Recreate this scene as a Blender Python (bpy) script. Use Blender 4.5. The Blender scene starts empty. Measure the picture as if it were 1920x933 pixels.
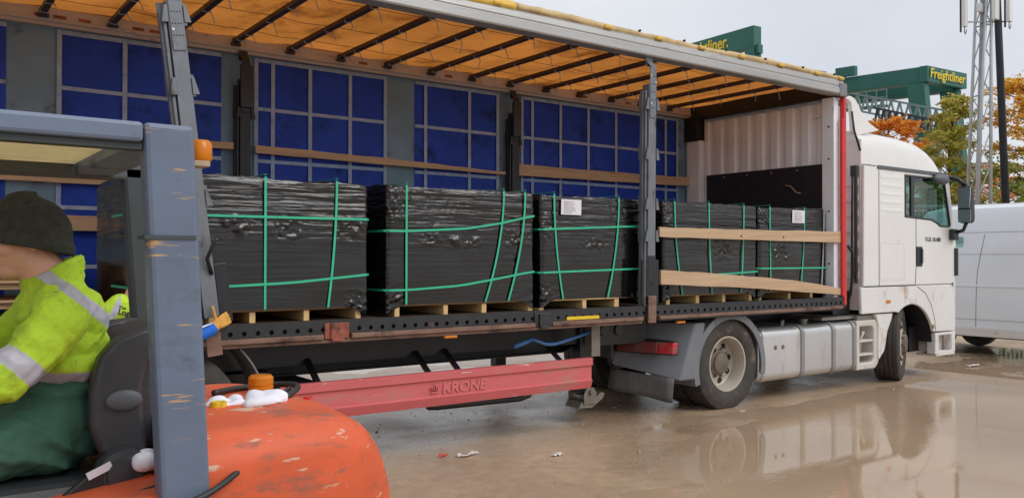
import bpy, bmesh, math, random
import numpy as np
from mathutils import Vector, Matrix
R = math.radians
random.seed(7)
scene = bpy.context.scene
COL = scene.collection

# ------------------------------------------------------------------ camera
CAM = Vector((-1.926, -5.991, 1.666))
YAW, PIT, ROL, FPX = R(36.275), R(0.603), R(0.097), 1581.2
F_ = Vector((math.sin(YAW)*math.cos(PIT), math.cos(YAW)*math.cos(PIT), math.sin(PIT)))
R_ = Vector((math.cos(YAW), -math.sin(YAW), 0)); U_ = R_.cross(F_)
R2 = R_*math.cos(ROL)+U_*math.sin(ROL); U2 = -R_*math.sin(ROL)+U_*math.cos(ROL)
cd = bpy.data.cameras.new('camera'); cam = bpy.data.objects.new('camera', cd); COL.objects.link(cam)
m = Matrix((R2, U2, -F_)).transposed().to_4x4(); m.translation = CAM
cam.matrix_world = m
cd.sensor_fit = 'HORIZONTAL'; cd.sensor_width = 36; cd.lens = FPX/1920*36
cd.clip_start = .05; cd.clip_end = 3000
scene.camera = cam

# ------------------------------------------------------------------ sky, sun, exposure
SUN_DIR = Vector((.48, -.80, .90)).normalized()      # towards the sun, behind the photographer
w = bpy.data.worlds.new('World'); scene.world = w; w.use_nodes = True
nt = w.node_tree; nt.nodes.clear()
def N(nt, t, **k):
    n = nt.nodes.new(t)
    for a, b in k.items(): setattr(n, a, b)
    return n
out = N(nt, 'ShaderNodeOutputWorld'); bg = N(nt, 'ShaderNodeBackground')
sky = N(nt, 'ShaderNodeTexSky', sky_type='NISHITA'); sky.sun_disc = False
sky.sun_elevation = math.asin(SUN_DIR.z); sky.sun_rotation = math.atan2(SUN_DIR.x, SUN_DIR.y)
sky.dust_density = 4
tc = N(nt, 'ShaderNodeTexCoord'); mp = N(nt, 'ShaderNodeMapping'); mp.inputs['Scale'].default_value = (1, 1, 2.6)
no = N(nt, 'ShaderNodeTexNoise'); no.inputs['Scale'].default_value = 1.7; no.inputs['Detail'].default_value = 5
cr = N(nt, 'ShaderNodeValToRGB')
cr.color_ramp.elements[0].position = .3; cr.color_ramp.elements[0].color = (7.2, 7.6, 8.35, 1)
cr.color_ramp.elements[1].position = .7; cr.color_ramp.elements[1].color = (9.2, 9.35, 9.7, 1)
mx = N(nt, 'ShaderNodeMixRGB'); mx.inputs[0].default_value = .9
nt.links.new(tc.outputs['Generated'], mp.inputs[0]); nt.links.new(mp.outputs[0], no.inputs['Vector'])
nt.links.new(no.outputs[0], cr.inputs[0]); nt.links.new(sky.outputs[0], mx.inputs[1]); nt.links.new(cr.outputs[0], mx.inputs[2])
nt.links.new(mx.outputs[0], bg.inputs[0]); bg.inputs[1].default_value = .1
nt.links.new(bg.outputs[0], out.inputs[0])
ld = bpy.data.lights.new('sun', 'SUN'); ld.energy = 1.5; ld.angle = R(35); ld.color = (1, .985, .965)
sun = bpy.data.objects.new('sun', ld); COL.objects.link(sun)
sun.rotation_euler = SUN_DIR.to_track_quat('Z', 'Y').to_euler(); sun.location = (-10, -20, 25)
vs = scene.view_settings; vs.view_transform = 'Standard'; vs.look = 'None'; vs.gamma = 1; vs.exposure = 0.0
scene.cycles.max_bounces = 8; scene.cycles.transparent_max_bounces = 12
scene.cycles.use_denoising = True

# ------------------------------------------------------------------ materials
def rgb(r, g, b):          # sRGB 0-255 to linear
    f = lambda c: (c/255/12.92 if c/255 <= .04045 else ((c/255+.055)/1.055)**2.4)
    return (f(r), f(g), f(b))
def M(name, col, rough=.5, metal=0, var=.15, vs=3, bump=0, bs=40, dirt=None, stretch=(1, 1, 1), spec=.5, trans=0, tcol=None, coat=0, bdist=.01, wear=None):
    m = bpy.data.materials.new(name); m.use_nodes = True; t = m.node_tree; L = t.links.new
    p = t.nodes['Principled BSDF']
    p.inputs['Roughness'].default_value = rough; p.inputs['Metallic'].default_value = metal
    p.inputs['Specular IOR Level'].default_value = spec; p.inputs['Coat Weight'].default_value = coat
    tc = N(t, 'ShaderNodeTexCoord'); mp = N(t, 'ShaderNodeMapping'); mp.inputs['Scale'].default_value = stretch
    L(tc.outputs['Object'], mp.inputs[0])
    n1 = N(t, 'ShaderNodeTexNoise'); n1.inputs['Scale'].default_value = vs; n1.inputs['Detail'].default_value = 7; n1.inputs['Roughness'].default_value = .65
    L(mp.outputs[0], n1.inputs['Vector'])
    mr = N(t, 'ShaderNodeMapRange'); mr.inputs[1].default_value = .3; mr.inputs[2].default_value = .7
    L(n1.outputs[0], mr.inputs[0])
    mix = N(t, 'ShaderNodeMixRGB'); mix.inputs[1].default_value = (*[c*(1-var) for c in col], 1); mix.inputs[2].default_value = (*[min(1, c*(1+var)) for c in col], 1)
    L(mr.outputs[0], mix.inputs[0]); src = mix.outputs[0]
    if dirt:
        dc, am, ds = dirt[:3]
        n2 = N(t, 'ShaderNodeTexNoise'); n2.inputs['Scale'].default_value = ds; n2.inputs['Detail'].default_value = 9; n2.inputs['Roughness'].default_value = .7
        L(mp.outputs[0], n2.inputs['Vector'])
        m2 = N(t, 'ShaderNodeMapRange'); m2.inputs[1].default_value = .72-am*.4; m2.inputs[2].default_value = .86-am*.4
        L(n2.outputs[0], m2.inputs[0])
        x2 = N(t, 'ShaderNodeMixRGB'); x2.inputs[2].default_value = (*dc, 1); L(m2.outputs[0], x2.inputs[0]); L(src, x2.inputs[1]); src = x2.outputs[0]
        mr2 = N(t, 'ShaderNodeMapRange'); mr2.inputs[3].default_value = rough; mr2.inputs[4].default_value = max(rough, .75)
        L(m2.outputs[0], mr2.inputs[0]); L(mr2.outputs[0], p.inputs['Roughness'])
    if wear:
        wc, am, ws, wst = wear
        mw = N(t, 'ShaderNodeMapping'); mw.inputs['Scale'].default_value = wst; mw.inputs['Location'].default_value = (3.1, 1.7, .4); L(tc.outputs['Object'], mw.inputs[0])
        n4 = N(t, 'ShaderNodeTexNoise'); n4.inputs['Scale'].default_value = ws; n4.inputs['Detail'].default_value = 6; n4.inputs['Roughness'].default_value = .6; L(mw.outputs[0], n4.inputs['Vector'])
        m4 = N(t, 'ShaderNodeMapRange'); m4.inputs[1].default_value = .74-am*.4; m4.inputs[2].default_value = .78-am*.4; L(n4.outputs[0], m4.inputs[0])
        x4 = N(t, 'ShaderNodeMixRGB'); x4.inputs[2].default_value = (*wc, 1); L(m4.outputs[0], x4.inputs[0]); L(src, x4.inputs[1]); src = x4.outputs[0]
    L(src, p.inputs['Base Color'])
    if bump:
        nb = N(t, 'ShaderNodeTexNoise'); nb.inputs['Scale'].default_value = bs; nb.inputs['Detail'].default_value = 6
        L(mp.outputs[0], nb.inputs['Vector'])
        b = N(t, 'ShaderNodeBump'); b.inputs['Strength'].default_value = bump; b.inputs['Distance'].default_value = bdist
        L(nb.outputs[0], b.inputs['Height']); L(b.outputs[0], p.inputs['Normal'])
    if trans:
        tr = N(t, 'ShaderNodeBsdfTranslucent')
        k = N(t, 'ShaderNodeMixRGB', blend_type='MULTIPLY'); k.inputs[0].default_value = 1
        L(src, k.inputs[1]); k.inputs[2].default_value = (*(tcol or (1, 1, 1)), 1); L(k.outputs[0], tr.inputs[0])
        ms = N(t, 'ShaderNodeMixShader'); ms.inputs[0].default_value = trans
        L(p.outputs[0], ms.inputs[1]); L(tr.outputs[0], ms.inputs[2]); L(ms.outputs[0], t.nodes['Material Output'].inputs[0])
    return m
MUD = rgb(128, 108, 88)
mats = dict(
    rail_black=M('black_painted_steel', (.022, .023, .026), .5, 0, .4, 6, .15, 60, (rgb(120, 92, 80), .28, 5)),
    rust_rail=M('rusty_brown_rail', rgb(128, 98, 84), .75, 0, .3, 8, .3, 50, (rgb(70, 52, 46), .5, 6), (.6, 1, 2)),
    rust=M('red_rust', rgb(150, 84, 66), .8, 0, .35, 14, .4, 60, (rgb(60, 44, 40), .5, 9)),
    chassis=M('black_chassis', (.012, .012, .014), .45, 0, .3, 4, .1, 40, (rgb(52, 48, 44), .3, 3)),
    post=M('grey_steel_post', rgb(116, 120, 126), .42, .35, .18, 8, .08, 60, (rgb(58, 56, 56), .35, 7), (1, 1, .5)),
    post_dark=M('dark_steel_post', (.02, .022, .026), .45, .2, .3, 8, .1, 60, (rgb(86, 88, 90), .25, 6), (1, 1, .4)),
    alu=M('weathered_aluminium', rgb(172, 172, 170), .42, .55, .12, 3, .08, 30, (rgb(120, 112, 104), .3, 4), (.25, 1, 2)),
    far_rail=M('pinkish_white_rail', rgb(188, 180, 182), .5, 0, .12, 4, .1, 40, (rgb(84, 50, 46), .3, 3), (.5, 1, 2)),
    orange_tarp=M('orange_roof_tarp', (.62, .235, .05), .7, 0, .28, 1.1, .5, 5, (rgb(146, 84, 34), .5, 1.6), trans=.55, tcol=(.95, .9, .8)),
    roll=M('rolled_beige_tarp', rgb(196, 170, 122), .6, 0, .2, 4, .5, 14, (rgb(96, 76, 56), .35, 6)),
    yellow=M('yellow_tarp', rgb(222, 182, 78), .5, 0, .1, 4, .3, 12, (rgb(120, 90, 40), .2, 6)),
    blue_tarp=M('blue_curtain', (.062, .17, .90), .45, 0, .2, 2.4, .6, 5, (rgb(58, 90, 176), .4, 3), trans=.66, bdist=.03, tcol=(.9, .95, 1.0)),
    grey_tarp=M('grey_curtain', rgb(134, 160, 178), .55, 0, .15, 2, .6, 5, (rgb(92, 102, 104), .42, 3), trans=.3, bdist=.03),
    webbing=M('grey_webbing', rgb(160, 178, 208), .8, 0, .2, 12, .3, 120, (rgb(110, 104, 100), .35, 5)),
    headboard=M('white_corrugated', rgb(230, 234, 240), .5, 0, .08, 3, .05, 30, (rgb(140, 126, 112), .22, 3), (1, 1, .5)),
    black_board=M('black_kick_board', (.012, .013, .018), .6, 0, .4, 9, .1, 60, (rgb(60, 58, 56), .12, 12)),
    red=M('red_paint', rgb(206, 52, 50), .42, 0, .1, 5, .05, 40, (rgb(150, 120, 110), .15, 8)),
    krone_red=M('faded_red_guard', rgb(204, 100, 102), .45, 0, .08, 3, .06, 40, (rgb(170, 124, 110), .42, 3), (.5, 1, 1.5), wear=(rgb(214, 170, 160), .2, 8, (.5, 1, 3))),
    krone_letter=M('faded_red_lettering', rgb(208, 110, 112), .45, 0, .05, 3),
    film=None,
    strap=M('green_strapping', rgb(48, 184, 142), .35, 0, .1, 20, spec=.6),
    strap_pale=M('pale_strapping', rgb(170, 178, 176), .4, 0, .1, 20),
    paper=M('white_paper', rgb(226, 224, 232), .6, 0, .03, 40),
    ink=M('print_ink', (.05, .05, .06), .6),
    wood=M('pale_timber', rgb(196, 158, 116), .75, 0, .2, 6, .35, 30, (rgb(130, 96, 64), .25, 5), (.35, 1, 5)),
    wood_board=M('timber_board', rgb(192, 162, 130), .7, 0, .2, 5, .3, 30, (rgb(116, 82, 56), .28, 4), (.22, 1, 6)),
    wood_end=M('fresh_cut_timber', rgb(222, 184, 128), .75, 0, .15, 14, .3, 40, None, (1, 1, 3)),
    floor_ply=M('deck_plywood', rgb(70, 56, 46), .7, 0, .3, 3, .2, 30),
    tyre=M('tyre_rubber', rgb(64, 60, 56), .8, 0, .25, 6, .25, 70, (rgb(112, 98, 84), .42, 5)),
    rim=M('grey_rim', rgb(186, 176, 162), .5, .15, .12, 6, .1, 50, (rgb(120, 104, 88), .35, 5)),
    hub=M('dark_hub', rgb(112, 102, 92), .6, .2, .25, 12, .2, 60, (rgb(120, 104, 88), .4, 9)),
    fender=M('grey_plastic_fender', rgb(116, 119, 124), .45, 0, .1, 3, .05, 30, (rgb(128, 114, 100), .25, 4)),
    flap=M('black_mud_flap', rgb(92, 90, 88), .6, 0, .2, 4, .15, 40, (rgb(116, 104, 92), .4, 4), (2, 2, .5)),
    tail_red=M('red_lamp_lens', rgb(190, 40, 50), .2, 0, .15, 6, 0, 1, (rgb(110, 92, 84), .45, 6)),
    tail_dull=M('muddy_lamp_lens', rgb(128, 62, 62), .35, 0, .2, 6, 0, 1, (rgb(104, 92, 86), .6, 5)),
    tank=M('brushed_tank', rgb(208, 209, 210), .32, .7, .06, 2, .05, 30, (rgb(172, 160, 146), .36, 2.5), (1.4, 1, .35)),
    tank_strap=M('grey_tank_strap', rgb(146, 146, 146), .45, .3, .08, 5),
    step_white=M('dirty_white_plastic', rgb(206, 200, 192), .5, 0, .06, 4, 0, 1, (rgb(160, 142, 124), .35, 4)),
    tread=M('treadplate', rgb(150, 146, 140), .4, .6, .15, 12, .2, 60),
    cab=M('white_cab_paint', rgb(230, 229, 226), .28, 0, .035, 1.5, 0, 1, (rgb(198, 186, 170), .22, 2.2), coat=.35),
    cab_dirty=M('muddy_cab_paint', rgb(226, 225, 222), .35, 0, .05, 2, 0, 1, (rgb(176, 156, 134), .45, 3), (1, 1, .6), wear=(rgb(168, 148, 126), .12, 26, (1, 1, 1.5))),
    cab_rear=M('cab_white_pink_cast', rgb(222, 208, 204), .4, 0, .05, 2),  # cab white with the red post's pink reflection put into the colour
    cab_grey=M('grey_cab_trim', rgb(84, 88, 92), .5, 0, .1, 6),
    plastic=M('black_plastic', (.018, .019, .022), .4, 0, .2, 8, .05, 60),
    interior=M('cab_interior', rgb(80, 82, 84), .7, 0, .2, 4),
    mirror=M('mirror_glass', (.75, .8, .82), .03, 1, 0, 1),
    van=M('white_van_paint', rgb(226, 230, 236), .25, 0, .03, 1.2, 0, 1, (rgb(196, 190, 182), .2, 1.5), coat=.4),
    van_dirty=M('dirty_van_sill', rgb(212, 208, 202), .4, 0, .08, 2, 0, 1, (rgb(150, 130, 112), .3, 4)),
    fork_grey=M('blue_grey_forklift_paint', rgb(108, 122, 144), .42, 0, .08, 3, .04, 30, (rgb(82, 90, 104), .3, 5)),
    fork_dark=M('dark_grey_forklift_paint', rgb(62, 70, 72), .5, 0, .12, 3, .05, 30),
    fork_chip=M('chipped_forklift_paint', rgb(100, 113, 134), .45, 0, .1, 3, .05, 30, (rgb(84, 92, 106), .4, 4), (1, 1, 1.5), wear=(rgb(190, 152, 104), .27, 5, (.8, .8, 9))),
    fork_orange=M('worn_orange_paint', rgb(214, 96, 58), .55, 0, .18, 2.5, .06, 30, (rgb(112, 96, 86), .48, 5.5), (.6, 1, 1.8), spec=.4, wear=(rgb(206, 172, 146), .3, 9, (.8, 1, 4))),
    seat=M('black_seat_vinyl', rgb(56, 57, 60), .45, 0, .2, 5, .2, 40),
    amber=M('amber_lens', (.86, .30, .015), .2, 0, .08, 8, trans=.35, tcol=(1, .9, .6)),
    beige_slat=M('cream_roof_slat', rgb(230, 220, 188), .6, 0, .08, 6, trans=.6),
    rag=M('white_rag', rgb(232, 232, 240), .9, 0, .08, 10, .4, 25),
    navy=M('navy_cloth', rgb(38, 46, 70), .9, 0, .3, 8, .5, 25),
    cable=M('black_cable', (.02, .02, .02), .5, 0, .3, 10),
    tan=M('tan_buckle', rgb(176, 156, 128), .6, 0, .2, 10),
    hivis=M('hi_vis_yellow', (.44, .66, .03), .8, 0, .15, 6, .7, 14, (rgb(132, 150, 44), .42, 5), bdist=.02, wear=(rgb(120, 132, 60), .2, 16, (1, 1, 2))),
    reflect=M('grey_reflective_band', rgb(176, 174, 184), .45, 0, .08, 10, .2, 14),
    green_cloth=M('dark_green_work_trousers', rgb(54, 94, 78), .9, 0, .35, 7, .6, 12, bdist=.02),
    skin=M('skin', rgb(222, 168, 142), .5, 0, .08, 8, .1, 60),
    beanie=M('dark_knit_beanie', rgb(58, 60, 53), .95, 0, .35, 40, .9, 130),
    blue_cloth=M('blue_sleeve', rgb(26, 100, 200), .7, 0, .12, 8, .5, 16),
    white_cloth=M('white_piping', rgb(225, 232, 240), .7),
    glove=M('tan_work_glove', rgb(206, 152, 70), .85, 0, .25, 20, .5, 50),
    trousers_dark=M('dark_trousers', rgb(40, 42, 46), .9, 0, .2, 8),
    hair=M('brown_hair', rgb(60, 46, 36), .8),
    crane=M('green_crane_paint', rgb(32, 98, 88), .5, 0, .12, .25, 0, 1, (rgb(60, 84, 78), .25, .4)),
    crane_light=M('grey_green_steel', rgb(120, 140, 138), .5, 0, .1, 1),
    crane_text=M('yellow_lettering', rgb(232, 206, 40), .5, 0, .05, 3),
    galv=M('galvanised_steel', rgb(172, 176, 178), .45, .4, .1, 2),
    mast_dark=M('dark_blue_cable_pole', rgb(34, 44, 54), .5, 0, .2, 3),
    antenna=M('antenna_panel', rgb(222, 224, 222), .45, 0, .04, 2),
    bark=M('bark', rgb(84, 70, 58), .9, 0, .3, 8, .6, 20),
    stone=M('pebble', rgb(170, 150, 128), .7, 0, .3, 12),
    litter=M('litter_white', rgb(230, 220, 216), .6, 0, .1, 20),
    litter_red=M('litter_red', rgb(205, 80, 70), .6, 0, .1, 20),
    blue_tube=M('blue_handle_paint', rgb(66, 116, 168), .45, 0, .2, 8, 0, 1, (rgb(60, 62, 66), .3, 10)),
    sticker=M('yellow_sticker', rgb(232, 196, 30), .5, 0, .1, 10, 0, 1, (rgb(90, 80, 60), .3, 14)),
    steel=M('bare_steel', rgb(132, 124, 114), .5, .5, .2, 10, .2, 50),
    bolt=M('bolt_steel', rgb(200, 200, 200), .35, .8, .05, 10),
    bow=M('dark_roof_bow', rgb(66, 58, 60), .5, .2, .15, 6),
    dark_gap=M('dark_gap', (.01, .01, .01), .7),
)
def glass(name, tint, refl=.12):
    m = bpy.data.materials.new(name); m.use_nodes = True; t = m.node_tree; L = t.links.new
    for n in list(t.nodes):
        if n.type != 'OUTPUT_MATERIAL': t.nodes.remove(n)
    tr = N(t, 'ShaderNodeBsdfTransparent'); tr.inputs[0].default_value = (*tint, 1)
    gl = N(t, 'ShaderNodeBsdfGlossy'); gl.inputs['Roughness'].default_value = .02
    lw = N(t, 'ShaderNodeLayerWeight'); pw = N(t, 'ShaderNodeMath', operation='POWER'); L(lw.outputs['Facing'], pw.inputs[0]); pw.inputs[1].default_value = 4
    fr = N(t, 'ShaderNodeMath', operation='MULTIPLY_ADD'); L(pw.outputs[0], fr.inputs[0]); fr.inputs[1].default_value = .6; fr.inputs[2].default_value = .04
    ms = N(t, 'ShaderNodeMixShader'); L(fr.outputs[0], ms.inputs[0]); L(tr.outputs[0], ms.inputs[1]); L(gl.outputs[0], ms.inputs[2])
    L(ms.outputs[0], t.nodes['Material Output'].inputs[0]); return m
mats['glass'] = glass('tinted_glass', (.66, .80, .77))
def film_mat():
    m = bpy.data.materials.new('black_stretch_film'); m.use_nodes = True; t = m.node_tree; L = t.links.new
    p = t.nodes['Principled BSDF']; p.inputs['Base Color'].default_value = (.006, .006, .0065, 1)
    p.inputs['Specular IOR Level'].default_value = .62
    tc = N(t, 'ShaderNodeTexCoord'); mp = N(t, 'ShaderNodeMapping'); mp.inputs['Scale'].default_value = (1.3, 1.3, 30); mp.inputs['Rotation'].default_value = (0, R(1.5), 0)
    L(tc.outputs['Object'], mp.inputs[0])
    n = N(t, 'ShaderNodeTexNoise'); n.inputs['Scale'].default_value = 1; n.inputs['Detail'].default_value = 3; n.inputs['Roughness'].default_value = .5; n.inputs['Distortion'].default_value = .6
    L(mp.outputs[0], n.inputs['Vector'])
    # stronger folds towards the overwrapped top
    sx = N(t, 'ShaderNodeSeparateXYZ'); L(tc.outputs['Object'], sx.inputs[0])
    n2 = N(t, 'ShaderNodeTexNoise'); n2.inputs['Scale'].default_value = 2.2; n2.inputs['Detail'].default_value = 3; L(tc.outputs['Object'], n2.inputs['Vector'])
    ad = N(t, 'ShaderNodeMath', operation='MULTIPLY_ADD'); L(n2.outputs[0], ad.inputs[0]); ad.inputs[1].default_value = .5; L(sx.outputs[2], ad.inputs[2])
    mr = N(t, 'ShaderNodeMapRange'); mr.inputs[1].default_value = .75; mr.inputs[2].default_value = 1.05; mr.inputs[3].default_value = .15; mr.inputs[4].default_value = 1
    L(ad.outputs[0], mr.inputs[0])
    b = N(t, 'ShaderNodeBump'); b.inputs['Distance'].default_value = .02; 
    L(n.outputs[0], b.inputs['Height']); L(mr.outputs[0], b.inputs['Strength'])
    L(b.outputs[0], p.inputs['Normal'])
    p.inputs['Roughness'].default_value = .13
    return m
mats['film'] = film_mat()

# ------------------------------------------------------------------ mesh helpers
class MB:
    def __init__(s): s.v = []; s.f = []; s.m = []
    def add(s, vs, fs, mi=0):
        o = len(s.v); s.v += [tuple(v) for v in vs]; s.f += [[i+o for i in f] for f in fs]; s.m += [mi]*len(fs); return s
    def box(s, x0, x1, y0, y1, z0, z1, mi=0):
        return s.add([(x0,y0,z0),(x1,y0,z0),(x1,y1,z0),(x0,y1,z0),(x0,y0,z1),(x1,y0,z1),(x1,y1,z1),(x0,y1,z1)],
                     [(0,3,2,1),(4,5,6,7),(0,1,5,4),(1,2,6,5),(2,3,7,6),(3,0,4,7)], mi)
    def hexa(s, b, t, mi=0):     # 4 bottom + 4 top points
        return s.add(list(b)+list(t), [(0,3,2,1),(4,5,6,7),(0,1,5,4),(1,2,6,5),(2,3,7,6),(3,0,4,7)], mi)
    def bar(s, p0, p1, wd, dp, up=(0,0,1), mi=0):
        p0, p1 = Vector(p0), Vector(p1); d = (p1-p0).normalized(); up = Vector(up)
        a = d.cross(up)
        if a.length < 1e-4: a = d.cross(Vector((1,0,0)))
        a.normalize(); b = a.cross(d); a *= wd/2; b *= dp/2
        return s.hexa([p0-a-b, p0+a-b, p0+a+b, p0-a+b], [p1-a-b, p1+a-b, p1+a+b, p1-a+b], mi)
    def prism(s, poly, a0, a1, ax='y', mi=0):
        n = len(poly)
        def P(u, v, a): return (u, a, v) if ax == 'y' else ((a, u, v) if ax == 'x' else (u, v, a))
        return s.add([P(u,v,a0) for u,v in poly]+[P(u,v,a1) for u,v in poly],
                     [list(range(n)), list(range(2*n-1, n-1, -1))]+[(i+n, (i+1)%n+n, (i+1)%n, i) for i in range(n)], mi)
    def tube(s, pts, r, n=8, mi=0, caps=True):
        pts = [Vector(p) for p in pts]; k = len(pts); rr = r if isinstance(r, (list, tuple)) else [r]*k
        rings = []; prev = None
        for i, p in enumerate(pts):
            d = (pts[min(i+1, k-1)]-pts[max(i-1, 0)]).normalized()
            if prev is None:
                a = d.orthogonal().normalized()
            else:
                a = (prev-d*prev.dot(d)); a = a.normalized() if a.length > 1e-5 else d.orthogonal().normalized()
            prev = a; b = d.cross(a)
            rings.append([p+(a*math.cos(2*math.pi*j/n)+b*math.sin(2*math.pi*j/n))*rr[i] for j in range(n)])
        fs = [(i*n+j, i*n+(j+1)%n, (i+1)*n+(j+1)%n, (i+1)*n+j) for i in range(k-1) for j in range(n)]
        if caps: fs += [list(range(n-1, -1, -1)), [(k-1)*n+j for j in range(n)]]
        return s.add([v for q in rings for v in q], fs, mi)
    def cyl(s, p0, p1, r, n=16, mi=0): return s.tube([p0, p1], r, n, mi)
    def lathe(s, prof, o, ax='y', n=48, mi=0):      # prof: (radius, along)
        o = Vector(o); k = len(prof); vs = []
        for r, a in prof:
            for j in range(n):
                c, q = r*math.cos(2*math.pi*j/n), r*math.sin(2*math.pi*j/n)
                vs.append(o+(Vector((c, a, q)) if ax == 'y' else (Vector((a, c, q)) if ax == 'x' else Vector((c, q, a)))))
        return s.add(vs, [(i*n+j, i*n+(j+1)%n, (i+1)*n+(j+1)%n, (i+1)*n+j) for i in range(k-1) for j in range(n)], mi)
    def ball(s, o, r, n=16, k=10, mi=0):
        rx, ry, rz = r if isinstance(r, (tuple, list)) else (r, r, r)
        vs = []
        for i in range(k+1):
            th = math.pi*i/k
            for j in range(n):
                ph = 2*math.pi*j/n
                vs.append((o[0]+rx*math.sin(th)*math.cos(ph), o[1]+ry*math.sin(th)*math.sin(ph), o[2]+rz*math.cos(th)))
        return s.add(vs, [(i*n+j, (i+1)*n+j, (i+1)*n+(j+1)%n, i*n+(j+1)%n) for i in range(k) for j in range(n)], mi)
    def capsule(s, p0, p1, r0, r1, n=14):
        p0, p1 = Vector(p0), Vector(p1); d = p1-p0; l = d.length or 1e-4; d /= l
        pts, rr = [], []
        for i in range(5):
            a = math.pi/2*(1-i/4); pts.append(p0-d*r0*math.sin(a)*.999); rr.append(max(.0008, r0*math.cos(a)))
        for i in range(5):
            a = math.pi/2*i/4; pts.append(p1+d*r1*math.sin(a)*.999); rr.append(max(.0008, r1*math.cos(a)))
        return s.tube(pts, rr, n)
    def build(s, name, mat, parent=None, smooth=False, bevel=0, fix=False):
        me = bpy.data.meshes.new(name); me.from_pydata(s.v, [], s.f)
        for q in (mat if isinstance(mat, (list, tuple)) else [mat]): me.materials.append(mats[q] if isinstance(q, str) else q)
        if len(me.materials) > 1: me.polygons.foreach_set('material_index', s.m)
        if fix:
            bm = bmesh.new(); bm.from_mesh(me); bmesh.ops.remove_doubles(bm, verts=bm.verts, dist=1e-5)
            bmesh.ops.recalc_face_normals(bm, faces=bm.faces); bm.to_mesh(me); bm.free()
        return finish(me, name, parent, smooth, bevel)
def finish(me, name, parent, smooth=False, bevel=0):
    o = bpy.data.objects.new(name, me); COL.objects.link(o)
    if smooth:
        me.polygons.foreach_set('use_smooth', [True]*len(me.polygons))
        if smooth is not True:
            me.set_sharp_from_angle(angle=R(smooth))
    if bevel:
        b = o.modifiers.new('bevel', 'BEVEL'); b.width = bevel; b.segments = 2; b.limit_method = 'ANGLE'; b.angle_limit = R(40)
        b.harden_normals = False
    if parent:
        o.parent = parent
        if not parent.get('local'): o.matrix_parent_inverse = Matrix.Translation(-BASE[parent.name])
    return o
BASE = {}
def tag(o, label, cat, group=None):
    o['label'] = label; o['category'] = cat
    if group: o['group'] = group
    return o
def thing(name, label, cat, loc=(0,0,0), group=None, local=False, rz=0):
    o = bpy.data.objects.new(name, None); COL.objects.link(o); o.location = loc; o.rotation_euler = (0, 0, rz); o.empty_display_size = .2
    BASE[o.name] = Vector(loc)
    if local: o['local'] = 1
    return tag(o, label, cat, group)
def sub(o):      # let a mesh part carry sub-parts given in the same coordinates
    if o.parent is None or o.parent.get('local'): o['local'] = 1; return o
    BASE[o.name] = Vector((0, 0, 0)); return o
def struct(o): o['kind'] = 'structure'; return o
def copy_tree(o, parent=None):
    c = o.copy(); COL.objects.link(c)
    if parent: c.parent = parent
    for ch in list(o.children): copy_tree(ch, c)
    return c
def plate(outer, holes, y0, y1, name, mat, parent, ax='y', bevel=0):
    bm = bmesh.new(); es = []
    for loop in [outer]+list(holes):
        vs = [bm.verts.new((u, y0, v) if ax == 'y' else (y0, u, v)) for u, v in loop]
        es += [bm.edges.new((vs[i], vs[(i+1) % len(vs)])) for i in range(len(vs))]
    bmesh.ops.triangle_fill(bm, edges=es, use_beauty=True, use_dissolve=False)
    ex = bmesh.ops.extrude_face_region(bm, geom=list(bm.faces))
    d = (0, y1-y0, 0) if ax == 'y' else (y1-y0, 0, 0)
    bmesh.ops.translate(bm, vec=d, verts=[v for v in ex['geom'] if isinstance(v, bmesh.types.BMVert)])
    bmesh.ops.recalc_face_normals(bm, faces=bm.faces)
    bmesh.ops.dissolve_limit(bm, angle_limit=R(1), verts=bm.verts, edges=bm.edges)
    me = bpy.data.meshes.new(name); bm.to_mesh(me); bm.free(); me.materials.append(mats[mat])
    return finish(me, name, parent, False, bevel)
def text(body, name, mat, parent, size, origin, xdir, zdir, depth=.003, shear=0, bold=0, align='LEFT', xscale=1):
    c = bpy.data.curves.new(name, 'FONT'); c.body = body; c.size = size; c.extrude = depth; c.shear = shear; c.align_x = align; c.offset = bold
    c.resolution_u = 3
    o = bpy.data.objects.new(name, c); COL.objects.link(o)
    dg = bpy.context.evaluated_depsgraph_get(); me = bpy.data.meshes.new_from_object(o.evaluated_get(dg))
    bpy.data.objects.remove(o)
    x = Vector(xdir).normalized(); z = Vector(zdir).normalized(); n = x.cross(z)
    mt = Matrix((x*xscale, z, n)).transposed().to_4x4(); mt.translation = Vector(origin)
    me.transform(mt); me.materials.clear(); me.materials.append(mats[mat])
    return finish(me, name, parent)
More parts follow.
